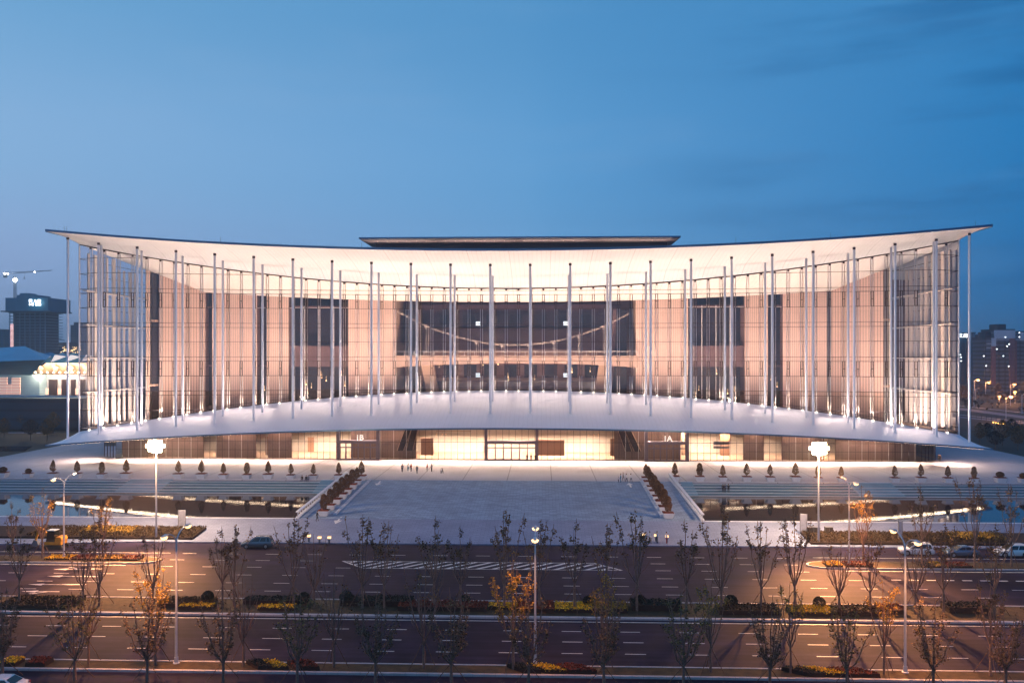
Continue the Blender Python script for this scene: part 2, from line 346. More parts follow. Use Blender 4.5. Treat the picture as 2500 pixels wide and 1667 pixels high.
# kerbs and planted strips
def kerbbox(mb, x0, x1, y0, y1, h=.18): mb.box(x0, x1, y0, y1, -.1, h)
m = MB(); m.box(-160, 160, 75.0, 75.32, -.1, .2); m.box(-160, 160, 77.38, 77.62, -.1, .16)
m.box(-160, 160, 91.5, 91.85, -.1, .2); m.box(-160, 160, 91.85, 92.3, -.1, .12); m.box(-160, 160, 97.55, 97.82, -.1, .16)
struct('kerb', m, 'kerb_stone', 'pale stone kerbs edging the two planted strips')
m = MB(); m.box(-160, 160, 75.32, 77.38, -.1, .13); m.box(-160, 160, 92.3, 97.55, -.1, .10); grs = struct('grass_strip', m, 'grass', 'rough brown grass strips between the carriageways')
def island(x0, x1, y0, y1, rnd, label):
    r = (y1-y0)/2; pts = []
    if rnd > 0:   # rounded on the right end
        pts = [(x0, y0), (x1, y0)] + [(x1+r*1.8*math.sin(PI*i/10), (y0+y1)/2-r*math.cos(PI*i/10)) for i in range(1, 10)] + [(x1, y1), (x0, y1)]
    else: pts = [(x1, y1), (x0, y1)] + [(x0-r*1.8*math.sin(PI*i/10), (y0+y1)/2+r*math.cos(PI*i/10)) for i in range(1, 10)] + [(x0, y0), (x1, y0)]
    cx_, cy_ = (x0+x1)/2, (y0+y1)/2
    m = MB(); m.prism(pts, -.1, .2); k = struct('kerb', m, 'kerb_stone', label)
    ins = [(px_ + (.3 if (px_ < x0-.1) else (-.3 if px_ > x1+.1 else 0)), cy_+(py_-cy_)*(1-.3/r)) for px_, py_ in pts]
    m = MB(); m.prism(ins, 0, .26); m.build('planting_soil', 'grass', k)
island(-160, -48.5, 113.6, 117.2, 1, 'left traffic island with rounded end in the far road')
island(46, 160, 114.1, 117.8, -1, 'right traffic island with rounded end in the far road')
# pavement, rising gently towards the pools
def gz(Y): return .15+(Y-126.8)*1.2/12.4 if Y < 139.2 else (1.35+(Y-139.2)*1.65/32.3 if Y < 171.5 else 3.0)
edge = [(-160, 124.2), (-76, 124.2), (-66, 125.2), (-54, 126.8), (160, 126.8)]
m = MB(); pts = edge
for (a, b) in zip(pts[:-1], pts[1:]):
    m.quad((a[0], a[1], .15), (b[0], b[1], .15), (b[0], 127, .16), (a[0], 127, .16)); m.quad((a[0], a[1], -.05), (b[0], b[1], -.05), (b[0], b[1], .15), (a[0], a[1], .15))
m.quad((-160, 127, .16), (160, 127, .16), (160, 139.4, 1.36), (-160, 139.4, 1.36)); struct('pavement', m, 'paving', 'pale stone pavement between the road and the pools')
# ramp
m = MB(); m.quad((-33, 139.2, 1.364), (33, 139.2, 1.364), (33, 171.6, 3.003), (-33, 171.6, 3.003)); ramp_ = struct('ramp', m, 'ramp_paving', 'wide paved ramp rising between the two pools')
def arr_y(mb, x, y, d, L_=4.2):
    f = lambda a, b: (x+a, y+b*d, gz(y+b*d)+.02)
    mb.poly([f(-.16, -L_*.5), f(.16, -L_*.5), f(.16, .2), f(-.16, .2)]); mb.poly([f(-.7, .15), f(.7, .15), f(0, L_*.5)])
m = MB(); arr_y(m, *G(826, 1275, .9), -1); arr_y(m, *G(924, 1181, 2.7), -1); arr_y(m, *G(1538, 1185, 2.7), 1); m.build('arrow_marking', 'line_paint', ramp_)
m = MB(); m.box(-127, 127, 171.5, 300, -.3, 3.0); struct('plaza', m, 'plaza_paving', 'broad pale plaza in front of the hall')
# steps down to the pools
flights = {-1: [(XY(318, 171), XY(420, 171)), (XY(784, 171), XY(818, 171))], 1: [(XY(1662, 171), XY(1690, 171)), (XY(2071, 171), XY(2176, 171))]}
for s in (-1, 1):
    x0, x1 = sorted((s*33.6, s*127)); m = MB()
    for i in range(5): m.box(x0, x1, 171.5-1.5*(i+1), 171.5-1.5*i, -.3, 3-.32*(i+1))
    nz_ = MB()
    for i in range(6): nz_.box(x0, x1, 171.5-1.5*i-.08, 171.5-1.5*i+.34, 3-.32*i-.05, 3-.32*i+.012)
    st = struct('steps', m, 'step_shade', 'five broad seating steps down to the %s pool' % ('left' if s < 0 else 'right'))
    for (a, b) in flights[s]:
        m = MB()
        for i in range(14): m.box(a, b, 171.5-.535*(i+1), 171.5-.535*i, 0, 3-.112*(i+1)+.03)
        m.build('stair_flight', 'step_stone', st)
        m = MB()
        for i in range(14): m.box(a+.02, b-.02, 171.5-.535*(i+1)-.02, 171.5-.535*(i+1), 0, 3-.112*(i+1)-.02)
        m.build('stair_riser', 'step_shade', st)
    nz_.build('step_edge', 'white_stone', st)
    m = MB(); m.box(x0, x1, 163.94, 163.99, .3, 1.36); m.build('riser_face', 'dark_stone', st)
    m = MB(); m.quad((x0, 139.6, 1.28), (x1, 139.6, 1.28), (x1, 164.0, 1.28), (x0, 164.0, 1.28))
    wm = mat('water', (.003, .012, .026), .02, spec=.5)
    if s < 0:
        nt_ = wm.node_tree; bp = nt_.nodes.new('ShaderNodeBump'); nz = nt_.nodes.new('ShaderNodeTexNoise'); tcc = nt_.nodes.new('ShaderNodeTexCoord'); mpp = nt_.nodes.new('ShaderNodeMapping')
        mpp.inputs['Scale'].default_value = (.35, 1.6, 1); nz.inputs['Scale'].default_value = 1.1; nz.inputs['Detail'].default_value = 2
        nt_.links.new(tcc.outputs['Object'], mpp.inputs[0]); nt_.links.new(mpp.outputs[0], nz.inputs['Vector']); nt_.links.new(nz.outputs['Fac'], bp.inputs['Height']); bp.inputs['Strength'].default_value = .12; bp.inputs['Distance'].default_value = .03
        nt_.links.new(bp.outputs[0], nt_.nodes['Principled BSDF'].inputs['Normal'])
    struct('pool_water', m, wm, 'still dark water of the %s pool mirroring the canopy' % ('left' if s < 0 else 'right'))
    m = MB(); m.box(x0, x1, 139.1, 139.6, 0, 1.40); struct('pool_edge', m, 'white_stone', 'stone rim along the front of the %s pool' % ('left' if s < 0 else 'right'))
# ramp parapets with balusters
for s in (-1, 1):
    X = s*33.2
    pr = thing('balustrade', (X, 139.6, 1.3), 'long white sloping balustrade on the %s side of the ramp' % ('left' if s < 0 else 'right'), 'balustrade', 'balustrades beside the ramp')
    def q(y, dz): return gz(y)+dz-1.3
    m = MB(); m.hexa([(-.3, -.4, -1.3), (.3, -.4, -1.3), (.3, 35.4, -1.3), (-.3, 35.4, -1.3), (-.3, -.4, q(139.2, .25)), (.3, -.4, q(139.2, .25)), (.3, 35.4, q(175, .25)), (-.3, 35.4, q(175, .25))]); m.build('base_wall', 'white_stone', pr)
    m = MB(); m.hexa([(-.26, -.4, q(139.2, 1.0)), (.26, -.4, q(139.2, 1.0)), (.26, 35.4, q(173, 1.0)), (-.26, 35.4, q(173, 1.0)), (-.26, -.4, q(139.2, 1.16)), (.26, -.4, q(139.2, 1.16)), (.26, 35.4, q(173, 1.16)), (-.26, 35.4, q(173, 1.16))]); m.build('handrail', 'white_stone', pr)
    for i in range(26):
        y = 139.6+i*1.4; m = MB(); m.box(-.07, .07, y-139.6-.08, y-139.6+.08, q(y, .2), q(y, 1.02)); m.build('baluster', 'white_stone', pr)
    m = MB(); xk = s*27.0 if s > 0 else -27.6
    for i in range(15):
        y = 141.8+i*2.0; z = gz(y+1)+.22; m.box(xk-.25, xk+.25, y, y+1.9, gz(y)-.3, z)
    o = m.build('kerb_blocks', ['white_stone'], None); tag(o, 'row of low stepped white kerb blocks on the %s side of the ramp' % ('left' if s < 0 else 'right'), 'kerb', kind='structure')
# planting strips on the pavement
def foliage(mb, x0, x1, y0, y1, z0, z1, n, sz, slant=0, mi=0, dome=0):
    for _ in range(n):
        u, v, t = R.random(), R.random(), R.random()
        t = t**.6
        x = x0+(x1-x0)*u; y = y0+(y1-y0)*v
        h = (z1-z0)*(1 - dome*((2*u-1)**2+(2*v-1)**2)*.5)*(.8+.35*mn.noise(Vector((x*.8, y*.8, 3))))
        mb.leaf((x+slant*(v-.5), y, z0+h*t), sz*(.6+.8*R.random()), mi)
for (x0, x1, lab) in ((-150, -46, 'long low brown shrub bed on the left pavement'), (47, 150, 'long low golden brown shrub bed on the right pavement')):
    m = MB(); m.hexa([(x0, 127.8, 0), (x1, 127.8, 0), (x1, 133.2, 0), (x0, 133.2, 0), (x0, 127.8, gz(127.8)+.3), (x1, 127.8, gz(127.8)+.3), (x1, 133.2, gz(133.2)+.3), (x0, 133.2, gz(133.2)+.3)]); b = m.build('soil_bed', 'soil'); tag(b, lab, 'shrub bed')
    vis0, vis1 = max(x0, -72), min(x1, 76); m = MB(); g_ = MB(); xa = XY(2310, 131) if x0 > 0 else XY(210, 131)
    for k in range(5):
        y = 127.9+k*1.05; foliage(m, vis0, vis1, y, y+1.05, gz(y)+.2, gz(y)+.8, 1500, .26)
        if 0 < k < 4: foliage(g_, xa, xa+8, y, y+1.05, gz(y)+.5, gz(y)+1.15, 300, .26)
    o = m.build('shrub_leaves', 'hedge_brown', b); o['kind'] = 'stuff'; o = g_.build('golden_shrub', 'leaf_gold', b)
# ================================================================== convention hall
hall = thing('convention_hall', (0, 205, 3), 'huge white hall with upswept roof on slender columns and lit glass front', 'convention hall')
HO = Vector((0, 205, 3))
def hb(mb, name, m, smooth=False, label=None, parent=None):
    off = HO
    mb.v = [(x-off.x, y-off.y, z-off.z) for x, y, z in mb.v]
    o = mb.build(name, m, parent or hall, smooth, label); return o
# stripes use object space: shift by the thing's base is harmless
def sq(X, k): return (X/k)**2
def Ye(X): return 181+8*sq(X, 105.2)
def zre(X): return 50.75+5.85*sq(X, 105.2)
def zrf(X): return 48.8+5.85e-4*X*X
def Yg(X):
    a = abs(X)
    return 206-11.5*sq(X, 95) if a <= 95 else (194.5+3*min(1, (a-95)/7))
def zgt(X):
    a = abs(X)
    if a <= 95: return 44.4+9.4e-4*X*X
    if a <= 102: return 52.88+1.5*(a-95)/7
    return 54.38+1.9*(a-102)/3.2
def zgb(X):
    a = abs(X)
    if a <= 95: return 19.7-9.2e-4*X*X
    if a <= 102: return 11.4-1.2*(a-95)/7
    return 10.2-2.2*(a-102)/3.2
def zce(X): return 12.75-4.85*sq(X, 105.2)
def zcf(X): return 15.2-5.6e-4*X*X
def Yr(X): return 201.5-1.0e-3*X*X
bmp = lambda X: max(0, 1-(X/90)**2)
def interp(pts, y):
    if y <= pts[0][0]: return pts[0][1]
    for (a, b), (c, d) in zip(pts[:-1], pts[1:]):
        if y <= c: return b+(d-b)*(y-a)/max(1e-6, c-a)
    return pts[-1][1]
def prof(X, top):
    ye, yg = Ye(X), Yg(X)
    e, f, g = (zre(X)-.35, zrf(X), zgt(X)) if top else (zce(X), zcf(X), zgb(X))
    a = abs(X)
    if a > 95: f = e+(g-e)*(192-ye)/(yg-ye) if yg > ye else e
    pts = [(ye, e), (192, f)]
    if a < 88:
        yr = Yr(X); zr = f+(g-f)*(yr-192)/(yg-192)+(1.1 if top else -.9)*bmp(X); pts.append((yr, zr))
    pts.append((yg, g)); return pts
XS = [-105.2, -103.6, -102]+[-100+i*2.5 for i in range(81)]+[102, 103.6, 105.2]
def sheet(top):
    rows = []
    for t in range(17):
        r = []
        for X in XS:
            p = prof(X, top); y = p[0][0]+(p[-1][0]-p[0][0])*t/16; r.append((X, y, interp(p, y)))
        rows.append(r)
    return rows
m = MB(); m.grid(sheet(True)); 
for s in (-1, 1):
    m.quad((s*102, 197.5, 54.38), (s*105.2, 197.5, 56.28), (s*105.2, 262, 56.2), (s*102, 262, 54.3))
hb(m, 'roof_soffit', 'white_panel', True)
m = MB(); top_ = [(X, Ye(X)-.0, zre(X)) for X in XS]; m.grid([[(X, Ye(X)-.03, zre(X)-.36) for X in XS], [(X, Ye(X)-.06, zre(X)+.12) for X in XS], [(X, Ye(X)+.5, zre(X)+.2) for X in XS]])
for s in (-1, 1): m.quad((s*105.22, 189, 56.1), (s*105.22, 262, 56.1), (s*105.22, 262, 56.85), (s*105.22, 189, 56.75))
hb(m, 'roof_fascia', 'fascia_blue')
m = MB(); m.grid([[(X, Ye(X)+.5, zre(X)+.2) for X in XS], [(X, 225, zre(X)*.5+27.6) for X in XS], [(X, 262, zre(X)*.5+27) for X in XS]]); hb(m, 'roof', 'metal_grey')
m = MB()
for px in (104+58, 168, 1850+527, 900, 1780, 2010, 560):
    X = XY(px, 190); m.tube((X, Ye(X)+.8, zre(X)+.2), (X, Ye(X)+.8, zre(X)+1.3), .05, .03, 5)
hb(m, 'lightning_rod', 'metal_grey')
# lower canopy
m = MB(); m.grid(sheet(False))
for s in (-1, 1): m.quad((s*102, 197.5, 10.2), (s*105.2, 197.5, 8.0), (s*105.2, 262, 8.0), (s*102, 262, 10.2))
hb(m, 'canopy', 'canopy_panel', True)
m = MB(); m.grid([[(X, Ye(X)-.02, zce(X)-.32) for X in XS], [(X, Ye(X)-.02, zce(X)+.03) for X in XS]])
for s in (-1, 1): m.quad((s*105.22, 189, 7.6), (s*105.22, 262, 7.6), (s*105.22, 262, 8.03), (s*105.22, 189, 7.95))
hb(m, 'canopy_fascia', 'fascia_blue')
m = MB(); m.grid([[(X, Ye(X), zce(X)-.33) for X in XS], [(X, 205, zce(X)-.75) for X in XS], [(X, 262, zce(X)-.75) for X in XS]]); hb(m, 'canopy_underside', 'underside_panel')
m = MB()
for a, b in zip(XS[1:-2], XS[2:-1]): m.quad((a, Ye(a)+.5, zce(a)-.37), (b, Ye(b)+.5, zce(b)-.37), (b, Ye(b)+1.15, zce(b)-.41), (a, Ye(a)+1.15, zce(a)-.41))
hb(m, 'canopy_light_strip', 'strip_em')
# columns
ci = 0
for i in range(24):
    X = (i-11.5)*9.0
    if i == 0: X = -101.7
    if i == 23: X = 101.7
    zt = interp(prof(X, True), 192)+.2; zb = interp(prof(X, False), 192)-.2
    m = MB(); m.tube((0, 0, 0), (0, 0, zt-zb), .27, .27, 14, False); o = m.build('column', 'column_white', hall, True); o.location = Vector((X, 192, zb))-HO
    m = MB(); m.lathe([(.31, 0), (.31, .5)], (0, 0, zt-zb-.75), 14); c = m.build('column_head', 'mullion_dark', o)
    m = MB(); m.lathe([(.55, 0), (.5, .1)], (0, 0, .14), 14); c = m.build('column_base', 'column_white', o)
for i in range(1, 23):
    X = (i-11.5)*9.0; y = min(Yr(X), Yg(X)-.9)
    if abs(X) > 93: y = 193.3
    zt = interp(prof(X, True), y)+.2; zb = interp(prof(X, False), y)-.2
    m = MB(); m.tube((0, 0, 0), (0, 0, zt-zb), .26, .26, 14, False); o = m.build('column', 'column_white', hall, True); o.location = Vector((X, y, zb))-HO
# curtain wall
GX = [-102, -99, -95]+[-94.5+3*k for k in range(64)]+[95, 99, 102]
GX = sorted(set(GX))
m = MB(); m.grid([[(X, Yg(X), zgb(X)) for X in GX], [(X, Yg(X), zgt(X)) for X in GX]])
for s in (-1, 1): m.quad((s*102, 197.5, 10.2), (s*102, 262, 10.2), (s*102, 262, 54.38), (s*102, 197.5, 54.38))
hb(m, 'curtain_glass', 'facade_glass')
def poly_strip(mb, xs, z, w, d, yo=0):
    for a, b in zip(xs[:-1], xs[1:]):
        ya, yb = Yg(a)+yo, Yg(b)+yo; za, zb = (z(a), z(b)) if callable(z) else (z, z)
        mb.hexa([(a, ya-d, za-w/2), (b, yb-d, zb-w/2), (b, yb, zb-w/2), (a, ya, za-w/2), (a, ya-d, za+w/2), (b, yb-d, zb+w/2), (b, yb, zb+w/2), (a, ya, za+w/2)])
m = MB(); poly_strip(m, GX, lambda X: zgt(X)-.12, .22, .15); hb(m, 'head_frame', 'mullion_dark')
m = MB(); poly_strip(m, GX, lambda X: zgb(X)+.08, .12, .12); poly_strip(m, GX, lambda X: zgb(X)+.75, .07, .1); hb(m, 'sill_frame', 'mullion_dark')
def zband(z, lo, hi):
    xs = []
    for X in [x*.5 for x in range(-204, 205)]:
        if zgb(X)+.3 < z < zgt(X)-.3: xs.append(X)
    return xs
for z in (11.8, 15.3, 18.8, 19.8, 23.3, 26.8, 27.8, 31.4, 34.8, 35.8, 39.4, 42.8, 43.8, 47.4, 50.9):
    xs = zband(z, 0, 0); runs = []
    if not xs: continue
    run = [xs[0]]
    for a in xs[1:]:
        if a-run[-1] > .6: runs.append(run); run = [a]
        else: run.append(a)
    runs.append(run)
    for r in runs:
        r2 = r[::6]+([r[-1]] if (len(r)-1) % 6 else [])
        if len(r2) > 1:
            m = MB(); poly_strip(m, r2, z, .10, .08, .05)
            for s in (-1, 1):
                if abs(r2[0 if s < 0 else -1]-s*102) < 1: m.box(min(s*101.95, s*102.05), max(s*101.95, s*102.05), 197.4, 262, z-.06, z+.06)
            hb(m, 'transom', 'mullion_dark')
MX = [-93+3*k-.0 for k in range(0)]
MX = [1.5+3*k for k in range(-32, 31)]
for X in MX+[-98.5, 98.5]:
    y = Yg(X); zb, zt = zgb(X)-.1, zgt(X); m = MB()
    for dx in (-.27, .27): m.box(X+dx-.06, X+dx+.06, y+.06, y+.30, zb, zt-.2)
    p = hb(m, 'mullion', 'mullion_white')
    def sub_(mb, nm):
        mb.v = [(x_-HO.x, y_-HO.y, z_-HO.z) for x_, y_, z_ in mb.v]; mb.build(nm, 'mullion_dark', p)
    for (a, b) in ((39.4, 42.8), (23.3, 26.8)):
        if b < zt and a > zb:
            m = MB()
            for dx in (-.27, .27): m.box(X+dx-.075, X+dx+.075, y-.10, y+.03, a, b)
            for z in (a, (a+b)/2, b): m.box(X-.3, X+.3, y-.12, y-.02, z-.07, z+.07)
            sub_(m, 'bracket')
    m = MB(); m.box(X-.2, X+.2, y-.16, y+.02, zt-.62, zt-.25); sub_(m, 'head_box')
    m = MB(); m.box(X-.11, X+.11, y-.92, y-.72, zgb(X)-.1, zgb(X)+.1); m.box(X-.04, X+.04, y-.72, y-.04, zgb(X)-.05, zgb(X)+.03); hb(m, 'uplight', 'uplight_em')
for s in (-1, 1):
    m = MB(); m.box(s*102-.12, s*102+.12, 197.3, 197.6, 9.9, 54.6); hb(m, 'corner_post', 'column_white')
# ceiling and floor behind the glass
def wallY(X):
    a = abs(X)
    return 220 if a <= 81 else (220-12*(a-81)/10 if a <= 91 else 262)
def ceilz(X):
    a = abs(X)
    return 41.9+2.7*sq(X, 81) if a <= 81 else (44.6+4.8*(a-81)/10 if a <= 91 else 49.4)
IX = [-101.9, -97, -93, -91.02, -91, -86, -81]+[-78+3*k for k in range(53)]+[81, 86, 91, 91.02, 93, 97, 101.9]
m = MB(); rows = []
for t in range(7):
    rows.append([(X, Yg(X)+.3+(wallY(X)-Yg(X)-.3)*t/6, zgt(X)-.05+(ceilz(X)-zgt(X)+.05)*(t/6)**.9) for X in IX])
m.grid(rows); hb(m, 'lobby_ceiling', 'white_panel', True)
m = MB(); m.grid([[(X, Yg(X)+.3, 10.9) for X in IX], [(X, 262, 10.9) for X in IX]]); hb(m, 'lobby_floor', 'floor_warm')
# inner wall with openings
WY = 220
spans = [(490, 518), (627, 652), (705, 850), (968, 1552), (1680, 1818), (1875, 1911), (2019, 2047)]
sp = [(max(-80.9, XY(a, WY)), min(80.9, XY(b, WY))) for a, b in spans]
edges = [-81]+[v for ab in sp for v in ab]+[81]
def wseg(mb, xa, ya, xb, yb, za=10.9, zb=None):
    n = max(1, int(abs(xb-xa)/4))
    for i in range(n):
        a = xa+(xb-xa)*i/n; b = xa+(xb-xa)*(i+1)/n; A = ya+(yb-ya)*i/n; B = ya+(yb-ya)*(i+1)/n
        mb.quad((a, A, za), (b, B, za), (b, B, (zb or ceilz(b))+.1 if not zb else zb), (a, A, (zb or ceilz(a))+.1 if not zb else zb))
m = MB()
for i in range(0, len(edges), 2):
    if edges[i+1]-edges[i] > .05: wseg(m, edges[i], WY, edges[i+1], WY)
for s in (-1, 1):
    pa, pb = (366, 388) if s < 0 else (2173, 2157)
    def onl(px):   # where the sight line crosses the angled wall
        lo, hi = 81, 91
        for _ in range(30):
            mid = (lo+hi)/2; X = s*mid; y = wallY(X); v = XY(px, y)
            if abs(v) > mid: lo = mid
            else: hi = mid
        return s*(lo+hi)/2
    xa, xb = onl(pa), onl(pb)
    for (a, b) in ((s*91, xa), (xb, s*81)): wseg(m, a, wallY(a), b, wallY(b))
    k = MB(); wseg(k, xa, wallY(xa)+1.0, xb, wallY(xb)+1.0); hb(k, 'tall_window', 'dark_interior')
    k = MB(); k.quad((s*91, 208, 10.9), (s*91, 262, 10.9), (s*91, 262, 49.5), (s*91, 208, 49.5)); hb(k, 'side_wall', 'cream_wall')
    k = MB()
    for z in (20.5, 36.5): k.box(min(xa, xb), max(xa, xb), wallY(xa)-.4, wallY(xa)+1.5, z, z+.5)
    hb(k, 'window_spandrel', 'beige')
hb(m, 'ribbed_wall', 'rib_wall')
for (a, b) in sp:
    big = b-a > 40; mid = 8 < b-a <= 40
    dp = 12 if big else (5 if mid else 2.5)
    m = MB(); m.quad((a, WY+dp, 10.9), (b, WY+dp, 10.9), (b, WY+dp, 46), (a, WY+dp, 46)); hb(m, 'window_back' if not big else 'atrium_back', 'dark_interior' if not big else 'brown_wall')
    m = MB()
    for x in (a, b): m.quad((x, WY, 10.9), (x, WY+dp, 10.9), (x, WY+dp, 46), (x, WY, 46))
    hb(m, 'window_reveal', 'rib_wall_dark' if not big else 'beige')
    if not big:
        m = MB(); m.box(a, b, WY+.6, WY+dp-.02, 40.6, 41.0); m.box(a, b, WY+.8, WY+dp-.02, 25.2, 30.6 if mid else 25.6); m.box(a, b, WY+.8, WY+dp-.02, 14, 15); hb(m, 'floor_slab', 'slab_edge')
        m = MB()
        for x in [a+(b-a)*k/(4 if mid else 1) for k in range(1, 4 if mid else 1)]: m.box(x-.08, x+.08, WY+.5, WY+.7, 10.9, 41)
        m.box(a, b, WY+.5, WY+.6, 40.5, 40.6); m.box(a, b, WY+.5, WY+.55, 12.9, 12.98); hb(m, 'window_frame', 'mullion_white')
# atrium levels
a, b = sp[3]; cx_ = (a+b)/2
m = MB(); m.box(a+4, b-4, 227, 231.9, 28.6+.2, 35.2); hb(m, 'gallery_parapet', 'slab_edge')
m = MB(); m.box(a+3.5, b-3.5, 225, 231.9, 10.9, 21.2); m.box(a+3.5, b-3.5, 224.6, 225, 19.2, 20.9); hb(m, 'lower_gallery', 'bridge_beige')
m = MB(); m.box(a+3, b-3, 228, 231.8, 35.8, 41.8); hb(m, 'upper_glazing', 'mauve_glazing')
for (z0, z1, n, off) in ((36.2, 39.0, 7, 0), (22.2, 25.6, 8, 1)):
    for k in range(n):
        x = a+9+(b-a-18)*(k+.5)/n+off; m = MB(); m.box(x-1.7, x+1.7, 226.6 if z0 > 30 else 231.7, 227.9 if z0 > 30 else 231.95, z0, z1); hb(m, 'window', 'dark_interior')
m = MB(); m.box(a+6, b-6, 231.6, 231.93, 21.2, 22); m.box(a+6, b-6, 226.9, 226.95, 28.9, 29.0); hb(m, 'gallery_rail', 'beige')
# footbridge with hanging cable
def bz(y): return CZ+(HY-y)*217.5/F
m = MB(); n = 16; xs = [a+(b-a)*i/n for i in range(n+1)]
for p, q in zip(xs[:-1], xs[1:]):
    lo = lambda x: 26.15-1.1*abs((x-cx_)/((b-a)/2))**2.2
    m.hexa([(p, 216, lo(p)), (q, 216, lo(q)), (q, 220, lo(q)), (p, 220, lo(p)), (p, 216, 28.1), (q, 216, 28.1), (q, 220, 28.1), (p, 220, 28.1)])
hb(m, 'footbridge', 'bridge_beige')
m = MB(); m.box(a, b, 216.05, 216.1, 29.1, 29.18)
for i in range(25): x = a+(b-a)*i/24; m.box(x-.03, x+.03, 216.03, 216.1, 28.1, 29.1)
hb(m, 'bridge_rail', 'mullion_white')
cable = lambda px: CZ+(HY-(843-83*((px-1258)/290)**2))*216/F
pts = [Vector((XY(px, 216), 216.3, cable(px))) for px in range(968, 1553, 15)]
m = MB(); m.path(pts, .07, .07, 6); m.path([p+Vector((0, .9, .25)) for p in pts], .06, .06, 6); hb(m, 'bridge_cable', 'cable_steel', True)
for px in (1040, 1101, 1163, 1225, 1290, 1351, 1412, 1473):
    x = XY(px, 216); m = MB(); m.tube((x, 216.3, 28.1), (x, 216.3, cable(px)), .06, .05, 6); m.tube((x+.5, 217.2, 28.1), (x+.5, 217.2, cable(px)), .06, .05, 6)
    m.poly([(x-.45, 216.25, cable(px)+.05), (x+.45, 216.25, cable(px)+.05), (x, 216.25, cable(px)-.9)]); hb(m, 'hanger', 'cable_steel')
for s in (-1, 1):   # splayed pillars and escalator voids
    f = lambda px, y: XY(px, y)
    pxs = (1030, 1059, 1070, 1041) if s < 0 else (1491, 1462, 1451, 1480)
    t0, t1, b1, b0 = [XY(p, 222) for p in pxs]
    ext = 1.5; m = MB(); d0 = (b0-t0); 
    m.hexa([(min(b0, b1)+d0*ext*0, 221, 19.0), (max(b0, b1), 221, 19.0), (max(b0, b1), 223.5, 19.0), (min(b0, b1), 223.5, 19.0), (min(t0, t1), 221, 25.6), (max(t0, t1), 221, 25.6), (max(t0, t1), 223.5, 25.6), (min(t0, t1), 223.5, 25.6)])
    dx = (b0-t0)*1.2
    m.hexa([(min(b0, b1)+dx, 221, 10.9), (max(b0, b1)+dx, 221, 10.9), (max(b0, b1)+dx, 223.5, 10.9), (min(b0, b1)+dx, 223.5, 10.9), (min(b0, b1), 221, 19.0), (max(b0, b1), 221, 19.0), (max(b0, b1), 223.5, 19.0), (min(b0, b1), 223.5, 19.0)])
    hb(m, 'splayed_pillar', 'beige')
    e0, e1 = (XY(990, 224), XY(1030, 224)) if s < 0 else (XY(1530, 224), XY(1491, 224))
    m = MB(); m.box(min(e0, e1), max(e0, e1), 224, 224.5, 10.9, 40); hb(m, 'escalator_void', 'dark_interior')
    m = MB(); m.hexa([(e1-.4, 223.4, 20), (e1+.5, 223.4, 20), (e1+.5, 223.9, 20), (e1-.4, 223.9, 20), (e1-s*-1.0-.4, 223.4, 40), (e1-s*-1.0+.5, 223.4, 40), (e1-s*-1.0+.5, 223.9, 40), (e1-s*-1.0-.4, 223.9, 40)]); hb(m, 'slanted_column', 'slab_edge')
for px in (1167, 1381):
    for (ya, yb) in ((785, 794), (911, 920)):
        x = XY(px, 222); m = MB(); m.box(x-.42, x+.42, 221.9, 222, CZ+(HY-yb)*222/F, CZ+(HY-ya)*222/F)
        m.box(x-.6, x+.6, 222, 222.1, CZ+(HY-yb)*222/F-.05, CZ+(HY-ya)*222/F+.05); hb(m, 'display_screen', 'screen_em')
# small glowing dots that stand in for warm reflections in the windows
for (x0, x1, z0, z1, n) in ((sp[2][0]+1, sp[2][1]-1, 17, 24.4, 8), (sp[4][0]+1, sp[4][1]-1, 13, 24.4, 11), (a+10, b-10, 21.5, 26, 12), (sp[1][0], sp[1][1], 16, 24, 1), (sp[5][0], sp[5][1], 15, 24, 2)):
    for k in range(n):
        x = R.uniform(x0, x1); z = R.uniform(z0, z1); y = 222 if x0 < a or x0 > b else 223.5; m = MB(); r = R.uniform(.07, .15); m.lathe([(r*.4, -r), (r, 0), (r*.4, r)], (x, y, z), 6); m.tube((x, y, z+r), (x, y, z+1.2), .015, .015, 4); hb(m, 'glint_dot', 'warm_dot')
# end lobbies: white fins along the side glass
for s in (-1, 1):
    for k in range(9):
        y = 199.6+k*2.9; m = MB(); w_ = (.7, 1.5, 1.0)[k % 3]; m.box(min(s*101.0, s*101.35), max(s*101.0, s*101.35), y, y+w_, 10.9, 52.5 if y < 212 else 50); hb(m, 'vertical_fin', 'fin_white')
    m = MB()
    for z in (27.3, 19.3, 35.3, 43.3): m.box(min(s*100.4, s*101.3), max(s*100.4, s*101.3), 197.7, 262, z, z+.25)
    hb(m, 'fin_tie', 'fin_white')
    m = MB(); m.quad((s*91, 250, 10.9), (s*102, 250, 10.9), (s*102, 250, 50), (s*91, 250, 50)); hb(m, 'end_wall', 'rib_wall_dark')
m = MB(); m.box(-102, 102, 262, 262.5, 3, 54); hb(m, 'rear_wall', 'metal_grey')
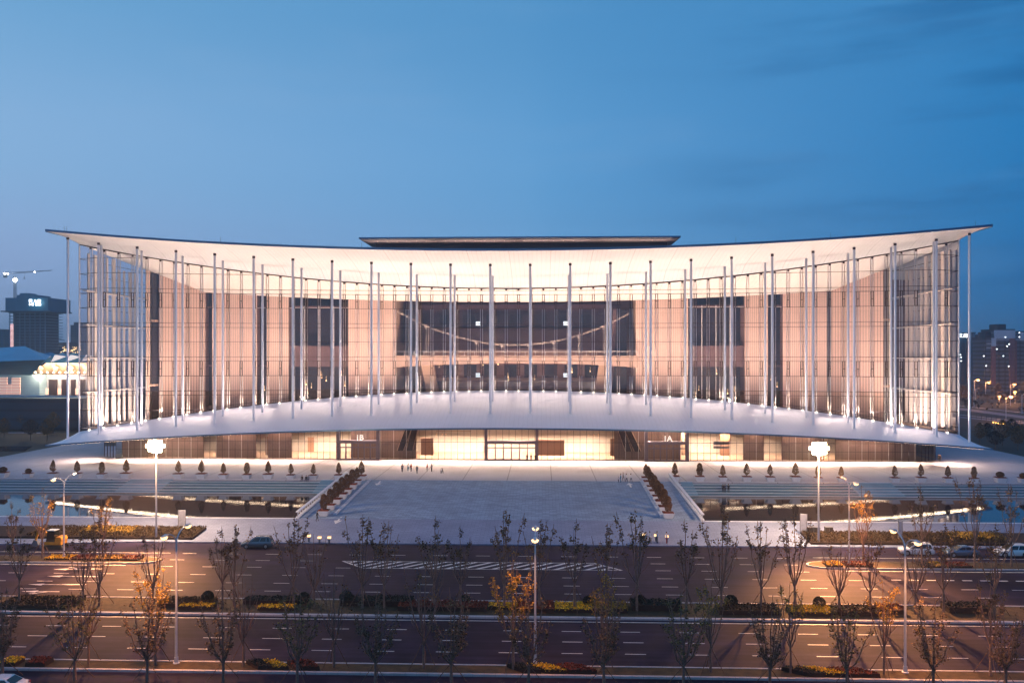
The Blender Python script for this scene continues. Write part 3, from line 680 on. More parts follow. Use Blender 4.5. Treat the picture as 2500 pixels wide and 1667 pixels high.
# roof-top pavilion with its own eaves
X0, X1 = XY(876, 235), XY(1662, 235)
m = MB(); ty = CZ+(HY-577.5)*235/F; by = CZ+(HY-581)*235/F; xw0, xw1 = XY(918, 245), XY(1630, 245)
lw = CZ+(HY-592)*244/F
m.hexa([(X0, 235, by), (X1, 235, by), (X1, 280, by), (X0, 280, by), (X0, 235, ty), (X1, 235, ty), (X1, 280, ty), (X0, 280, ty)]); hb(m, 'pavilion_roof', 'fascia_blue')
m = MB(); m.quad((X0, 235, by-.01), (X1, 235, by-.01), (xw1, 244.9, lw), (xw0, 244.9, lw)); m.quad((X0, 235, by-.01), (xw0, 244.9, lw), (xw0, 280, lw), (X0, 280, by)); m.quad((X1, 235, by-.01), (X1, 280, by), (xw1, 280, lw), (xw1, 244.9, lw)); hb(m, 'pavilion_eaves', mat('eave_panel', (.62, .5, .5), .5, stripes=[('X', 1.5, .06, .7)]))
m = MB(); m.box(xw0, xw1, 245, 275, 50, lw+.5); hb(m, 'pavilion_wall', mat('pavilion_wall', (.05, .035, .06), .4, stripes=[('X', 3, .1, .6)]))
for k in range(30):
    x = X0+3+(X1-X0-6)*k/29
    if k < 20 or k % 4 == 0:
        t = .55; z = by+(lw-by)*t-.05; m = MB(); m.lathe([(.10, -.06), (.10, .02)], (x*.97, 235+9.9*t-.1, z), 8); hb(m, 'eave_downlight', 'eave_em')
for i in range(4): lamp('AREA', Vector((-33+22*i, 240.5, lw-2.2))-HO, 260, WARM, 20, .4, (PI+.25, 0, 0), parent=hall, name='eaves_lamp')
# ground storey
GY = 205; GW = 97.0; PW = 1.5520
def under(X): return zce(X)-.72
m = MB(); n = 125; gxs = [-GW+i*PW for i in range(n+1)]
m.grid([[(X, GY, 3.0) for X in gxs], [(X, GY, under(X)) for X in gxs]])
for s in (-1, 1): m.quad((s*97, 205, 3), (s*102, 209, 3), (s*102, 209, under(102)), (s*97, 205, under(97))); m.quad((s*102, 209, 3), (s*102, 262, 3), (s*102, 262, under(102)), (s*102, 209, under(102)))
hb(m, 'shopfront_glass', 'ground_glass')
doors = {'1B': (XY(829, GY), XY(925, GY)), '': (XY(1187, GY), XY(1311, GY)), '1A': (XY(1576, GY), XY(1676, GY))}
def indoor(x): return any(p+.2 < x < q-.2 for p, q in doors.values())
k = 0
darkz = [(285, 486), (517, 616), (646, 704), (925, 1012), (1502, 1576), (1822, 1872), (1916, 2021), (2049, 2248)]
DZ = [(XY(p, GY), XY(q, GY)) for p, q in darkz]
md = MB(); ml = MB()
for X in gxs:
    dk_ = any(p < X < q for p, q in DZ)
    mm_ = (MB() if abs(X) < 76 else (ml if dk_ and k % 2 == 0 else md)); mm_.box(X-.035, X+.035, GY-.1, GY-.01, 7.5 if indoor(X) else 3.0, under(X))
    if abs(X) < 76: hb(mm_, 'shopfront_mullion', 'mullion_white' if dk_ and k % 2 == 0 else 'mullion_dark')
    k += 1
for s in (-1, 1):
    for i in range(1, 5):
        x, y = s*(97+5*i/4), 205+4*i/4; md.box(x-.04, x+.04, y-.12, y, 3, under(x))
hb(md, 'shopfront_mullion', 'mullion_dark')['kind'] = 'stuff'; hb(ml, 'shopfront_mullion', 'mullion_white')['kind'] = 'stuff'
m = MB(); m.box(-GW, GW, GY-.11, GY-.02, 7.22, 7.32); m.box(-GW, GW, GY-.14, GY+.02, 3.0, 3.12)
for (p, q) in ((-GW, XY(704, GY)), (XY(1822, GY), GW)): m.box(p, q, GY-.1, GY-.03, 5.2, 5.27)
hb(m, 'shopfront_rail', 'mullion_dark')
for nm, (p, q) in doors.items():
    m = MB(); m.box(p-.35, p+.35, GY-1.6, GY-.2, 3, under(p)-.1); m.box(q-.35, q+.35, GY-1.6, GY-.2, 3, under(q)-.1); m.box(p+.35, q-.35, GY-1.6, GY-.2, 7.0, 7.7); pf = hb(m, 'portal_frame', mat('portal', (.20, .17, .23), .45, .3, noise=(.5, .1)))
    nd = 6; wd = (q-p-.7)/nd
    for i in range(nd):
        x = p+.35+i*wd; m = MB(); m.box(x, x+.14, GY-1.3, GY-1.15, 3, 7.0); m.box(x+wd-.14, x+wd, GY-1.3, GY-1.15, 3, 7.0); m.box(x+.14, x+wd-.14, GY-1.3, GY-1.15, 3, 3.35); m.box(x+.14, x+wd-.14, GY-1.3, GY-1.15, 5.9, 6.2)
        d = hb(m, 'door', mat('portal', (.2, .17, .23)))
    if nm:
        cu = bpy.data.curves.new('t', 'FONT'); cu.body = nm; cu.size = 1.8; cu.extrude = .06; cu.align_x = 'CENTER'; cu.offset = .012
        to = bpy.data.objects.new('t', cu); C.objects.link(to); dg = bpy.context.evaluated_depsgraph_get(); me = bpy.data.meshes.new_from_object(to.evaluated_get(dg)); bpy.data.objects.remove(to)
        me.materials.clear(); me.materials.append(M['sign_white']); o = bpy.data.objects.new('gate_sign', me); C.objects.link(o); o.parent = hall
        xs_ = XY(878 if nm == '1B' else 1630, GY-1.7); o.rotation_euler = (PI/2, 0, 0); o.location = Vector((xs_, GY-1.75, 7.85))-HO
# rooms of the ground storey
bright0 = [(486, 517), (616, 646), (704, 829), (1015, 1187), (1187, 1311), (1380, 1500), (1676, 1822), (1873, 1916), (2021, 2049)]
m = MB(); m.quad((-GW, 221, 3), (GW, 221, 3), (GW, 221, 12.4), (-GW, 221, 12.4)); hb(m, 'back_wall', 'cream_wall')
m = MB(); m.grid([[(X, GY+.1, under(X)-.02) for X in gxs], [(X, 221, under(X)-.02) for X in gxs]]); hb(m, 'room_ceiling', 'white_panel')
m = MB(); m.quad((-101, GY+.05, 3.012), (101, GY+.05, 3.012), (101, 221, 3.012), (-101, 221, 3.012)); hb(m, 'room_floor', 'floor_warm')
for (p, q) in DZ+[(doors['1B'][0]+2.2, doors['1B'][1]), (doors['1A'][0], doors['1A'][1]-1)]:
    m = MB(); m.box(p, q, GY+2.6, GY+3.0, 3.02, under((p+q)/2)-.3); hb(m, 'ribbed_partition', 'rib_wall_dark')
for (p, q) in ((1027, 1058), (1490, 1504), (1311, 1378)):
    x0, x1 = XY(p, GY+9), XY(q, GY+9); m = MB(); m.box(x0, x1, GY+9, GY+9.3, 3.02, 7.3 if p != 1311 else 7.0); hb(m, 'brown_screen', mat('brown_screen', (.45, .25, .16), .5, stripes=[('X', .3, .06, .7)]))
for s in (-1, 1):   # escalators
    pts = ((978, 1108), (1003, 1049)) if s < 0 else ((1556, 1108), (1524, 1049))
    for k in range(2):
        x0 = XY(pts[0][0]+s*-1*k*22-(-s)*0, GY+1.5); x1 = XY(pts[1][0]+s*-1*k*14, GY+1.5); z0, z1 = 5.0, 12.0
        m = MB(); m.hexa([(x0-.7, GY+1.2, z0), (x0+.7, GY+1.2, z0), (x0+.7, GY+2.2, z0), (x0-.7, GY+2.2, z0), (x1-.7, GY+1.2, z1), (x1+.7, GY+1.2, z1), (x1+.7, GY+2.2, z1), (x1-.7, GY+2.2, z1)]); e = hb(m, 'escalator', 'mullion_dark')
        m = MB(); m.tube((x0-.8, GY+1.15, z0+.1), (x1-.8, GY+1.15, z1), .09, .09, 6); m.tube((x0+.8, GY+1.15, z0+.1), (x1+.8, GY+1.15, z1), .09, .09, 6); hb(m, 'escalator_rail', 'beige')
m = MB()
for px0, px1 in ((1065, 1150), (1392, 1490)):
    for j in range(3):
        x0, x1 = XY(px0+4*j, GY+6), XY(px1-3*j, GY+6); m.box(x0, x1, GY+6, GY+6.1, 9.3+j*.8, 9.42+j*.8)
hb(m, 'hanging_sign_frame', mat('sign_frame', (.5, .3, .15), .5))
for (pa, pb) in ((1742, 1780),):
    m = MB(); x0, x1 = XY(pa, GY+3), XY(pb, GY+3); m.box(x0, x1, GY+3, GY+3.1, 6.5, 7.3); m.box(x0, x1, GY+3, GY+3.1, 5.6, 6.2); hb(m, 'direction_board', 'metal_grey')
R.seed(44)
for (p_, q_) in bright0:
    x0, x1 = XY(p_, GY)+.6, XY(q_, GY)-.6; x = x0
    while x < x1-1.5 and not (1000 < p_ < 1400):
        w_ = R.uniform(.8, 3.2); d_ = R.choice((8, 11, 15)); h_ = R.uniform(2.2, 6.5); kk = R.random()*.59; w_ = min(w_, x1-x)
        m = MB(); m.box(x, x+w_, GY+d_, GY+d_+.4, 3.02, 3.02+h_ if kk < .6 else min(10.4, under(x)-.1)); hb(m, 'interior_panel' if kk < .6 else 'interior_pillar', ('beige', 'cream_wall', 'brown_screen')[R.randrange(3)] if kk < .6 else 'fin_white')
        x += w_+R.uniform(4, 12)
    for j in range(3):
        z = min(10.3, min(under(x0), under(x1))-.3)-.25*j; m = MB(); m.box(x0, x1, GY+5+4*j, GY+5.12+4*j, z, z+.08); hb(m, 'linear_light', mat('room_strip', (1, .85, .7), em=4, emcol=(1, .8, .62)))
m = MB()   # cove light at the wall head, seen mirrored in the pools
for A, B in zip(gxs[:-1:1], gxs[1::1]): m.quad((A, GY-.6, under(A)-.04), (B, GY-.6, under(B)-.04), (B, GY-.35, under(B)-.05), (A, GY-.35, under(A)-.05))
hb(m, 'cove_light', 'strip_em')
for X in [(-10.5+i)*9.0 for i in range(22)]:
    if abs(X) < 92:
        m = MB(); m.lathe([(.14, -.08), (.14, .0)], (X, Ye(X)+3, zce(X)-.42), 8); hb(m, 'canopy_spot', 'uplight_em')
# ------------------------------------------------------------------ lighting of the hall
def up(X, Y, z, e, ln_, tilt, col=WARM, wy=.5):
    o = lamp('AREA', Vector((X, Y, z))-HO, e, col, ln_, wy, (PI+tilt, 0, 0), parent=hall, name='uplight_lamp'); o.data.spread = math.radians(165)
for i in range(14):
    X = -91+14*i; y = Yg(X)-2.4; zb = zgb(X)+.5
    up(X, y, zb-.35, E_OUT*(.78+.55*(X/91)**2), 13, .12)
    up(X, Yg(X)+1.4, max(12.0, zgb(X)-.3), E_IN, 13, -.05, WARM2)
    o = lamp('AREA', Vector((X, Yg(X)-.9, zgb(X)+1.0))-HO, E_FILL, WARM, 13, .3, (1.15+PI, 0, 0), parent=hall, name='canopy_fill'); o.rotation_euler = (PI+1.62, 0, 0)  # added fill without a fixture, brightens the canopy top
for s in (-1, 1):
    up(s*96.5, 210, 11.2, E_IN*.9, 8, 0, WARM, 20)
def down(X, Y, z, e, lx, ly, col, tilt=0):
    o = lamp('AREA', Vector((X, Y, z))-HO, e, col, lx, ly, (tilt, 0, 0), parent=hall, name='ceiling_lamp'); o.data.spread = math.radians(135)
bright = [(486, 517), (616, 646), (704, 829), (1015, 1187), (1187, 1311), (1311, 1500), (1676, 1822), (1873, 1916), (2021, 2049)]
for (p, q) in bright:
    x0, x1 = XY(p, GY), XY(q, GY); down((x0+x1)/2, GY+9, min(10.6, under((x0+x1)/2)-.4), E_ROOM*(x1-x0), x1-x0-.5, .35, WARM2)
for s in (-1, 1):
    o = lamp('AREA', Vector((s*99.5, 201, under(99)-.2))-HO, 5200, WARM2, 5, 1.0, (0, 0, 0), parent=hall, name='canopy_end_lamp'); o.rotation_euler = (-.25, -s*.95, 0); o.data.spread = math.radians(150)
for (x0, x1) in DZ+[doors['1B'], doors['1A']]:  # soft fill added in front of the brown partitions
    n_ = max(1, round((x1-x0)/16))
    for i in range(n_):
        X = x0+(x1-x0)*(i+.5)/n_; down(X, GY+1.3, min(10.5, under(X)-.25), E_ROOM*.07*(x1-x0)/n_, (x1-x0)/n_-.4, .2, WARM2)
for i in range(24):
    X = -92+8*i; o = lamp('AREA', Vector((X, GY-.8, under(X)-.14))-HO, E_CAN/2, WARM2, 8, .12, (-.5, math.atan2(under(X-4)-under(X+4), 8), 0), parent=hall, name='cove_lamp'); o.rotation_mode = 'YXZ'; o.data.spread = math.radians(92)
# ================================================================== planters
def topiary(kind, seed):
    R.seed(seed); t = thing('potted_tree', (0, 0, 0), 'x', 'potted tree')
    m = MB(); a, b, h = .62, .9, .78
    m.hexa([(-a, -a, 0), (a, -a, 0), (a, a, 0), (-a, a, 0), (-b, -b, h), (b, -b, h), (b, b, h), (-b, b, h)]); m.build('tub', 'white_stone', t)
    m = MB(); m.box(-b-.07, b+.07, -b-.07, b+.07, h, h+.1); m.build('tub_rim', 'white_stone', t)
    m = MB(); m.box(-b+.02, b-.02, -b+.02, b-.02, h+.06, h+.16); foliage(m, -b+.04, b-.04, -b+.04, b-.04, h+.08, h+.25, 260, .16); m.build('red_groundcover', 'flower_red', t)
    m = MB()
    if kind != 'ball': m.tube((0, 0, h), (0, 0, h+1.0), .06, .05, 7); m.tube((.1, .05, h), (.25, .1, h+.9), .035, .03, 5)
    else: m.tube((0, 0, h), (0, 0, h+.5), .05, .04, 6)
    m.build('stem', 'trunk', t)
    m = MB(); H0, H1 = (h+.42, h+2.75) if kind != 'ball' else (h+.15, h+1.15); n = {'cone': 1500, 'oval': 1700, 'thin': 950, 'ball': 1300}[kind]
    gaps = [Vector((R.uniform(-.5, .5), -.4, R.uniform(H0+.4, H1-.5))) for _ in range(5 if kind == 'thin' else 1)]
    for _ in range(n):
        t_ = R.random(); z = H0+(H1-H0)*t_
        if kind == 'ball': r = .72*math.sqrt(max(0, 1-(2*t_-1)**2*.95))
        elif kind == 'oval': r = .64*math.sqrt(max(0, 1-((t_-.42)/.6)**2))
        else: r = .66*(math.sin(min(1, t_/.25)*PI/2))*(1-t_**2.2)**.8
        r *= 1+.16*mn.noise(Vector((t_*4, seed, 1))); an = R.random()*6.283; rr_ = r*(R.random()**.35)
        p = Vector((rr_*math.cos(an), rr_*math.sin(an), z))
        if any((p-g).length < .27 for g in gaps): continue
        m.leaf(p, .17 if kind != 'thin' else .2)
    m.build('crown', 'topiary_leaf', t); return t
prot = {k: topiary(k, i+3) for i, k in enumerate(('cone', 'oval', 'thin', 'ball'))}
usedp = set()
def put(proto, key, loc, rz, label, group, sc=1.0):
    if key not in usedp:
        usedp.add(key); o = proto; o.location = loc; o.rotation_euler = (0, 0, rz); o['label'] = label; o['group'] = group; o.scale = sc if isinstance(sc, tuple) else (sc, sc, sc); return o
    return dup(proto, loc, rz, label, group, sc)
rowL = [7, 65, 122, 177, 234, 290, 410, 463, 513, 567, 616, 668, 720, 778]; rowR = [1550, 1607, 1660, 1715, 1769, 1827, 1879, 1932, 2055, 2115, 2177, 2237, 2297, 2350]
for side, row in (('left', rowL), ('right', rowR)):
    for i, p in enumerate(row):
        k = 'ball' if (p < 100 or p > 2280) else ('cone', 'thin', 'oval', 'thin', 'cone')[(i*7+len(side)) % 5]
        look = {'ball': 'round clipped shrub', 'cone': 'pointed dense potted tree', 'oval': 'rounded dense potted tree', 'thin': 'sparse potted tree with gaps'}[k]
        R.seed(p); put(prot[k], k, (XY(p*1.063, 172.6), 172.6, 3.0), R.choice([0, PI/2, PI, -PI/2]), '%s, %s from the left above the %s pool steps' % (look, ORD[i], side), 'tubs above the pool steps', R.uniform(.86, 1.12))
for side, X in (('left', -29.3), ('right', 27.9)):
    for i in range(8):
        Y = 141.2+i*4.25; z = gz(Y)+.02; k = 'oval' if i < 6 else 'cone'; R.seed(i+len(side))
        put(prot[k], k, (X, Y, z), R.choice([0, PI/2, PI]), 'rust coloured clipped tree in a tub, %s from the front, %s ramp row' % (ORD[i], side), 'tubs along the ramp', R.uniform(.98, 1.12))
# ================================================================== trees
def tree(seed, H, leafn, leafm, crownlow, spread, stakes=True, lsz=.215):
    R.seed(seed); t = thing('street_tree', (0, 0, 0), 'x', 'tree')
    m = MB(); fork = R.uniform(2.6, 3.4); m.path([(0, 0, 0), (R.uniform(-.05, .05), 0, fork*.5), (0, 0, fork)], .12, .09, 8)
    tips = []; twigs = []
    nb = R.randint(6, 9)
    for k in range(nb):
        an = 2*PI*k/nb+R.uniform(-.4, .4); s = spread*R.uniform(.35, 1.0); h = H*R.uniform(.72, 1.0) if k else H
        if k == 0: s = .2
        z0 = fork*R.uniform(.78, 1.0); pts = []
        for j in range(7):
            u = j/6; rad = s*(u**.62); pts.append(Vector((rad*math.cos(an)+R.gauss(0, .04), rad*math.sin(an)+R.gauss(0, .04), z0+(h-z0)*u)))
        m.path(pts, .06, .018, 5); twigs.append(pts)
        for q in range(R.randint(4, 7)):
            j = R.randint(1, 5); p = pts[j]; a2 = an+R.uniform(-1.3, 1.3); l = R.uniform(.7, 2.0)*(1.15-j/8)
            d = Vector((math.cos(a2)*.55, math.sin(a2)*.55, 1.0)).normalized(); e = p+d*l; md_ = p+d*l*.5+Vector((math.cos(a2), math.sin(a2), 0))*.12
            m.path([p, md_, e], .024, .010, 4); twigs.append([p, md_, e])
    m.build('trunk', 'trunk', t)
    m = MB()
    cand = []
    for pts in twigs:
        for a, b in zip(pts[:-1], pts[1:]):
            for _ in range(6):
                u = R.random(); p = a.lerp(b, u)
                if p.z > crownlow*R.uniform(.8, 1.25): cand.append(p)
    R.shuffle(cand); cl = cand[:max(8, int(leafn*.55)//6)]
    for c in cl:
        for _ in range(6): m.leaf(c+Vector((R.gauss(0, .13), R.gauss(0, .13), R.gauss(0, .15))), lsz*R.uniform(.6, 1.25))
    if m.f: m.build('crown', leafm, t)
    if stakes:
        for k in range(3):
            an = k*2*PI/3+.5; s = MB(); s.tube((1.35*math.cos(an), 1.35*math.sin(an), 0), (.12*math.cos(an), .12*math.sin(an), 2.5), .035, .03, 5); s.build('support_stake', 'stake_wood', t)
    return t
TP = {'dense': [tree(11, 11.6, 1900, 'leaf_brown', 3.0, 2.3), tree(12, 11.2, 1700, 'leaf_olive', 3.2, 2.1), tree(17, 11.4, 2100, 'leaf_brown', 2.8, 2.5)],
      'top': [tree(21, 11.2, 1000, 'leaf_rust', 7.0, 1.9, lsz=.235), tree(22, 10.6, 850, 'leaf_brown', 6.4, 2.0, lsz=.235), tree(23, 11.6, 1150, 'leaf_rust', 6.6, 2.2, lsz=.235)],
      'bare': [tree(31, 10.0, 230, 'leaf_rust', 6.5, 1.8), tree(32, 9.4, 160, 'leaf_rust', 6.0, 1.5)],
      'gold': [tree(41, 11.0, 1900, 'leaf_gold', 4.5, 1.9), tree(42, 10.2, 900, 'leaf_gold', 5.5, 1.6)]}  # gold leaf colour carries the yellow lamplight on these trees
LOOK = {'dense': 'leafy brown staked tree', 'top': 'dry topped staked tree', 'bare': 'nearly bare staked sapling', 'gold': 'lamplit golden staked tree'}
def plant_row(items, rowname, zs=1.0, ws=1.0):
    items = sorted(items)
    for i, (px, Y, k, H) in enumerate(items):
        R.seed(int(px)*3+int(Y)); j = R.randrange(len(TP[k])); pr_ = TP[k][j]; z = .1 if Y < 98 else .16
        put(pr_, (k, j), (XY(px, Y), Y, z), R.uniform(0, 6.28), '%s, %s from the left in the %s' % (LOOK[k], ORD[i], rowname), 'young trees along the road', (H*ws, H*ws, H*zs))
plant_row([(p*1.063, 72.6, 'dense', R.uniform(.95, 1.05)) for p in (6, 172, 338, 513, 683, 862, 1037, 1215, 1387, 1570, 1768, 1945, 2143, 2310)], 'front row', .70, 1.15)
plant_row([(p, 76.5, k, h) for p, k, h in ((216, 'bare', .9), (380, 'gold', .98), (594, 'bare', 1.0), (815, 'bare', 1.05), (1035, 'bare', 1.1), (1253, 'gold', 1.08), (1470, 'gold', 1.0), (1735, 'gold', .92), (1930, 'gold', .9), (2158, 'gold', .92), (2418, 'top', 1.0))], 'near grass strip', .9, 1.0)
plant_row([(p, 94.6, k, h) for p, k, h in ((48, 'top', 1.0), (203, 'top', .9), (242, 'top', 1.02), (374, 'bare', 1.0), (543, 'top', .98), (571, 'top', .92), (716, 'top', 1.04), (767, 'bare', 1.0), (885, 'top', 1.08), (938, 'top', .96), (1060, 'top', 1.12), (1124, 'top', 1.0), (1231, 'top', 1.1), (1316, 'top', 1.0), (1403, 'top', 1.1), (1478, 'top', .96), (1555, 'top', 1.12), (1676, 'top', 1.1), (1761, 'top', 1.14), (1859, 'top', 1.0), (1940, 'top', 1.1), (2049, 'bare', .95), (2124, 'top', .85), (2235, 'bare', 1.0), (2303, 'top', 1.0), (2428, 'top', 1.0))], 'middle planted strip', .87, 1.1)
plant_row([(p, 115.4, k, h) for p, k, h in ((30, 'top', .8), (103, 'gold', 1.02), (250, 'gold', .95), (2107, 'gold', 1.12), (2250, 'top', 1.1), (2380, 'top', 1.12), (2470, 'top', 1.0))], 'far islands', .95, 1.1)
# ================================================================== low planting in the strips
def bed(name, px0, px1, y0, y1, z, m_, label, slant=0, n=None, sz=.2, cat='flower bed'):
    Y = (y0+y1)/2; x0, x1 = XY(px0, Y), XY(px1, Y); L_ = x1-x0
    t = thing(name, ((x0+x1)/2, Y, .1), label, cat, 'low beds in the planted strips'); h = L_/2; w_ = (y1-y0)/2; m = MB()
    m.hexa([(-h-slant/2, -w_, 0), (h-slant/2, -w_, 0), (h+slant/2, w_, 0), (-h+slant/2, w_, 0), (-h+.06-slant/2, -w_+.06, z*.75), (h-.06-slant/2, -w_+.06, z*.75), (h-.06+slant/2, w_-.06, z*.75), (-h+.06+slant/2, w_-.06, z*.75)]); m.build('soil_mound', 'soil', t)
    m = MB(); foliage(m, -h, h, -w_, w_, z*.45, z*1.1, n or int(L_*(y1-y0)*55), sz, slant)
    o = m.build('foliage', m_, t); o['kind'] = 'stuff'
strip = [(11, 50, 'flower_yellow', 'bright yellow', .5, 0), (72, 121, 'flower_red', 'rusty red', .55, 0), (614, 655, 'hedge_green', 'dark green', .5, -1.6), (650, 690, 'flower_yellow', 'bright yellow', .5, -1.6), (710, 770, 'flower_red', 'rusty red', .55, -1.2),
         (1256, 1300, 'hedge_green', 'dark green', .5, -1.6), (1308, 1358, 'flower_yellow', 'bright yellow', .5, -1.8), (1366, 1436, 'flower_red', 'rusty red', .5, -1.6), (1940, 1990, 'hedge_green', 'dark green', .5, -2), (1980, 2036, 'flower_yellow', 'bright yellow', .5, -2.2), (2044, 2120, 'flower_red', 'rusty red', .5, -1.6)]
for i, (a, b, mm, cn_, z, sl) in enumerate(strip):
    nth = [s for s in strip if s[2] == mm].index(strip[i])
    bed('low_hedge' if mm == 'hedge_green' else 'flower_bed', a, b, 75.6, 77.1, z, mm, '%s bed in the near grass strip, %s of that colour from the left' % (cn_, ORD[nth]), sl, sz=.17, n=int((XY(b, 76)-XY(a, 76))*1.5*170))
med = [(398, 520, 'hedge_brown', 'brown shrub', .5, 94, 97), (442, 522, 'flower_yellow', 'yellow', .5, 93.2, 94.6), (600, 733, 'hedge_green', 'dark green boxed', .6, 95.4, 97.3), (633, 722, 'flower_yellow', 'yellow', .5, 93.2, 94.4), (835, 1009, 'hedge_green', 'dark green boxed', .75, 95.2, 97.3), (975, 1190, 'flower_red', 'rusty red', .6, 93.6, 96.2),
       (1194, 1262, 'flower_yellow', 'yellow', .5, 94.4, 95.8), (1262, 1352, 'flower_red', 'rusty red', .55, 93.4, 96.6), (1355, 1445, 'flower_yellow', 'yellow', .5, 93.6, 96.4), (1445, 1530, 'leaf_gold', 'olive gold', .6, 93.6, 96.4), (1540, 1662, 'hedge_green', 'dark green boxed', .8, 94.6, 97.0), (1750, 1900, 'hedge_brown', 'brown shrub', .6, 93.4, 96.2),
       (1927, 2030, 'flower_yellow', 'yellow', .5, 93.4, 96.2), (2036, 2140, 'hedge_brown', 'brown shrub', .6, 93.4, 96.2), (2143, 2204, 'flower_red', 'rusty red', .6, 94.2, 96.6), (2306, 2406, 'hedge_green', 'dark green boxed', .8, 94.8, 97.0), (20, 190, 'hedge_brown', 'brown shrub', .5, 93, 96.8)]
for i, (a, b, mm, cn_, z, y0, y1) in enumerate(sorted(med)):
    same = [s for s in sorted(med) if s[3] == cn_]
    bed('box_hedge' if mm == 'hedge_green' else 'flower_bed', a, b, y0, y1, z, mm, '%s bed in the middle planted strip, %s such from the left' % (cn_, ORD[same.index((a, b, mm, cn_, z, y0, y1))]), 0, sz=.24, n=int((XY(b, 95)-XY(a, 95))*(y1-y0)*80))
isl = [(118, 180, 'flower_yellow', 'yellow'), (182, 232, 'flower_red', 'red'), (232, 300, 'leaf_gold', 'golden'), (302, 345, 'flower_red', 'dark red'), (2012, 2052, 'flower_yellow', 'yellow'), (2060, 2125, 'flower_red', 'rusty red'), (2242, 2270, 'hedge_green', 'dark green'), (2270, 2300, 'leaf_gold', 'golden'), (2305, 2365, 'flower_red', 'deep red')]
for (a, b, mm, cn_) in isl: bed('flower_bed', a, b, 114.4, 116.6, .5, mm, '%s bed on the %s traffic island' % (cn_, 'left' if a < 1000 else 'right'), 0, sz=.26, n=int((XY(b, 115)-XY(a, 115))*2.2*60))
R.seed(5); m = MB()
for _ in range(1500):
    v = Vector((R.gauss(0, 1), R.gauss(0, 1), R.gauss(0, 1))).normalized()*(.72+.1*R.random()); m.leaf(v+Vector((0, 0, .75)), .2)
bt = thing('round_bush', (0, 0, 0), 'x', 'bush'); m.build('leaves', 'hedge_green', bt); m = MB(); m.tube((0, 0, 0), (0, 0, .5), .05, .05, 6); m.build('stem', 'trunk', bt)
for i, px in enumerate((507, 742, 845, 1136, 1436, 1562, 1785, 2000)):
    put(bt, 'bush', (XY(px, 96.2), 96.2, .1), i, 'round clipped bush in the middle planted strip, %s from the left' % ORD[i], 'round bushes', R.uniform(.7, .95))
# ================================================================== street lamps
def street_lamp(H, arm, loc, label, lit=(1, 1), e=900):
    t = thing('street_lamp', loc, label, 'street lamp', 'street lamps')
    m = MB(); m.tube((0, 0, 0), (0, 0, H-1.4), .13, .075, 12, False); m.build('pole', 'pole_paint', t, True)
    m = MB(); m.lathe([(.3, 0), (.3, .08), (.18, .12), (.17, .6)], (0, 0, 0), 10); m.build('base', 'pole_paint', t)
    for k, s in enumerate((-1, 1)):
        pts = [Vector((0, 0, H-1.5))]+[Vector((0, s*arm*(1-math.cos(u)), H-1.5+1.3*math.sin(u))) for u in [i*PI/2/7 for i in range(1, 8)]]
        m = MB(); m.path(pts, .07, .05, 8); a = m.build('arm', 'pole_paint', t, True)
        e_ = pts[-1]; m = MB(); m.hexa([(-.17, e_.y-.1*s, e_.z-.08), (.17, e_.y-.1*s, e_.z-.08), (.12, e_.y+.75*s, e_.z-.05), (-.12, e_.y+.75*s, e_.z-.05), (-.12, e_.y-.1*s, e_.z+.1), (.12, e_.y-.1*s, e_.z+.1), (.08, e_.y+.75*s, e_.z+.06), (-.08, e_.y+.75*s, e_.z+.06)]); h = m.build('lamp_head', 'pole_paint', t)
        m = MB(); r = .33 if lit[k] else .1; m.lathe([(r*.3, -.26), (r*.8, -.17), (r, 0)], (0, e_.y+.35*s, e_.z-.09), 10); m.build('lens', 'lamp_em' if lit[k] else 'head_clear', h, True)
        if lit[k]: lamp('SPOT', (0, e_.y+.35*s, e_.z-.35), e*lit[k], SODIUM, .15, rot=(s*.22, 0, 0), spot=150, parent=t, name='street_light', blend=1)
    return t
for px, n_ in ((430.6, 'left'), (1306.7, 'middle'), (2210, 'right')):
    street_lamp(12.4, 2.2, (XY(px, 77.0), 77.0, .1), 'tall pale double arm lamp in the near grass strip, the %s one of three' % n_, (1, .6), E_ST*(.35 if n_ == 'middle' else 1))
street_lamp(11.6, 2.2, (XY(156, 115.3), 115.3, .2), 'double arm lamp on the left traffic island', (1, 0), E_ST*.7)
street_lamp(11.6, 2.2, (XY(2073, 115.6), 115.6, .2), 'double arm lamp on the right traffic island', (1, 0), E_ST*.8)
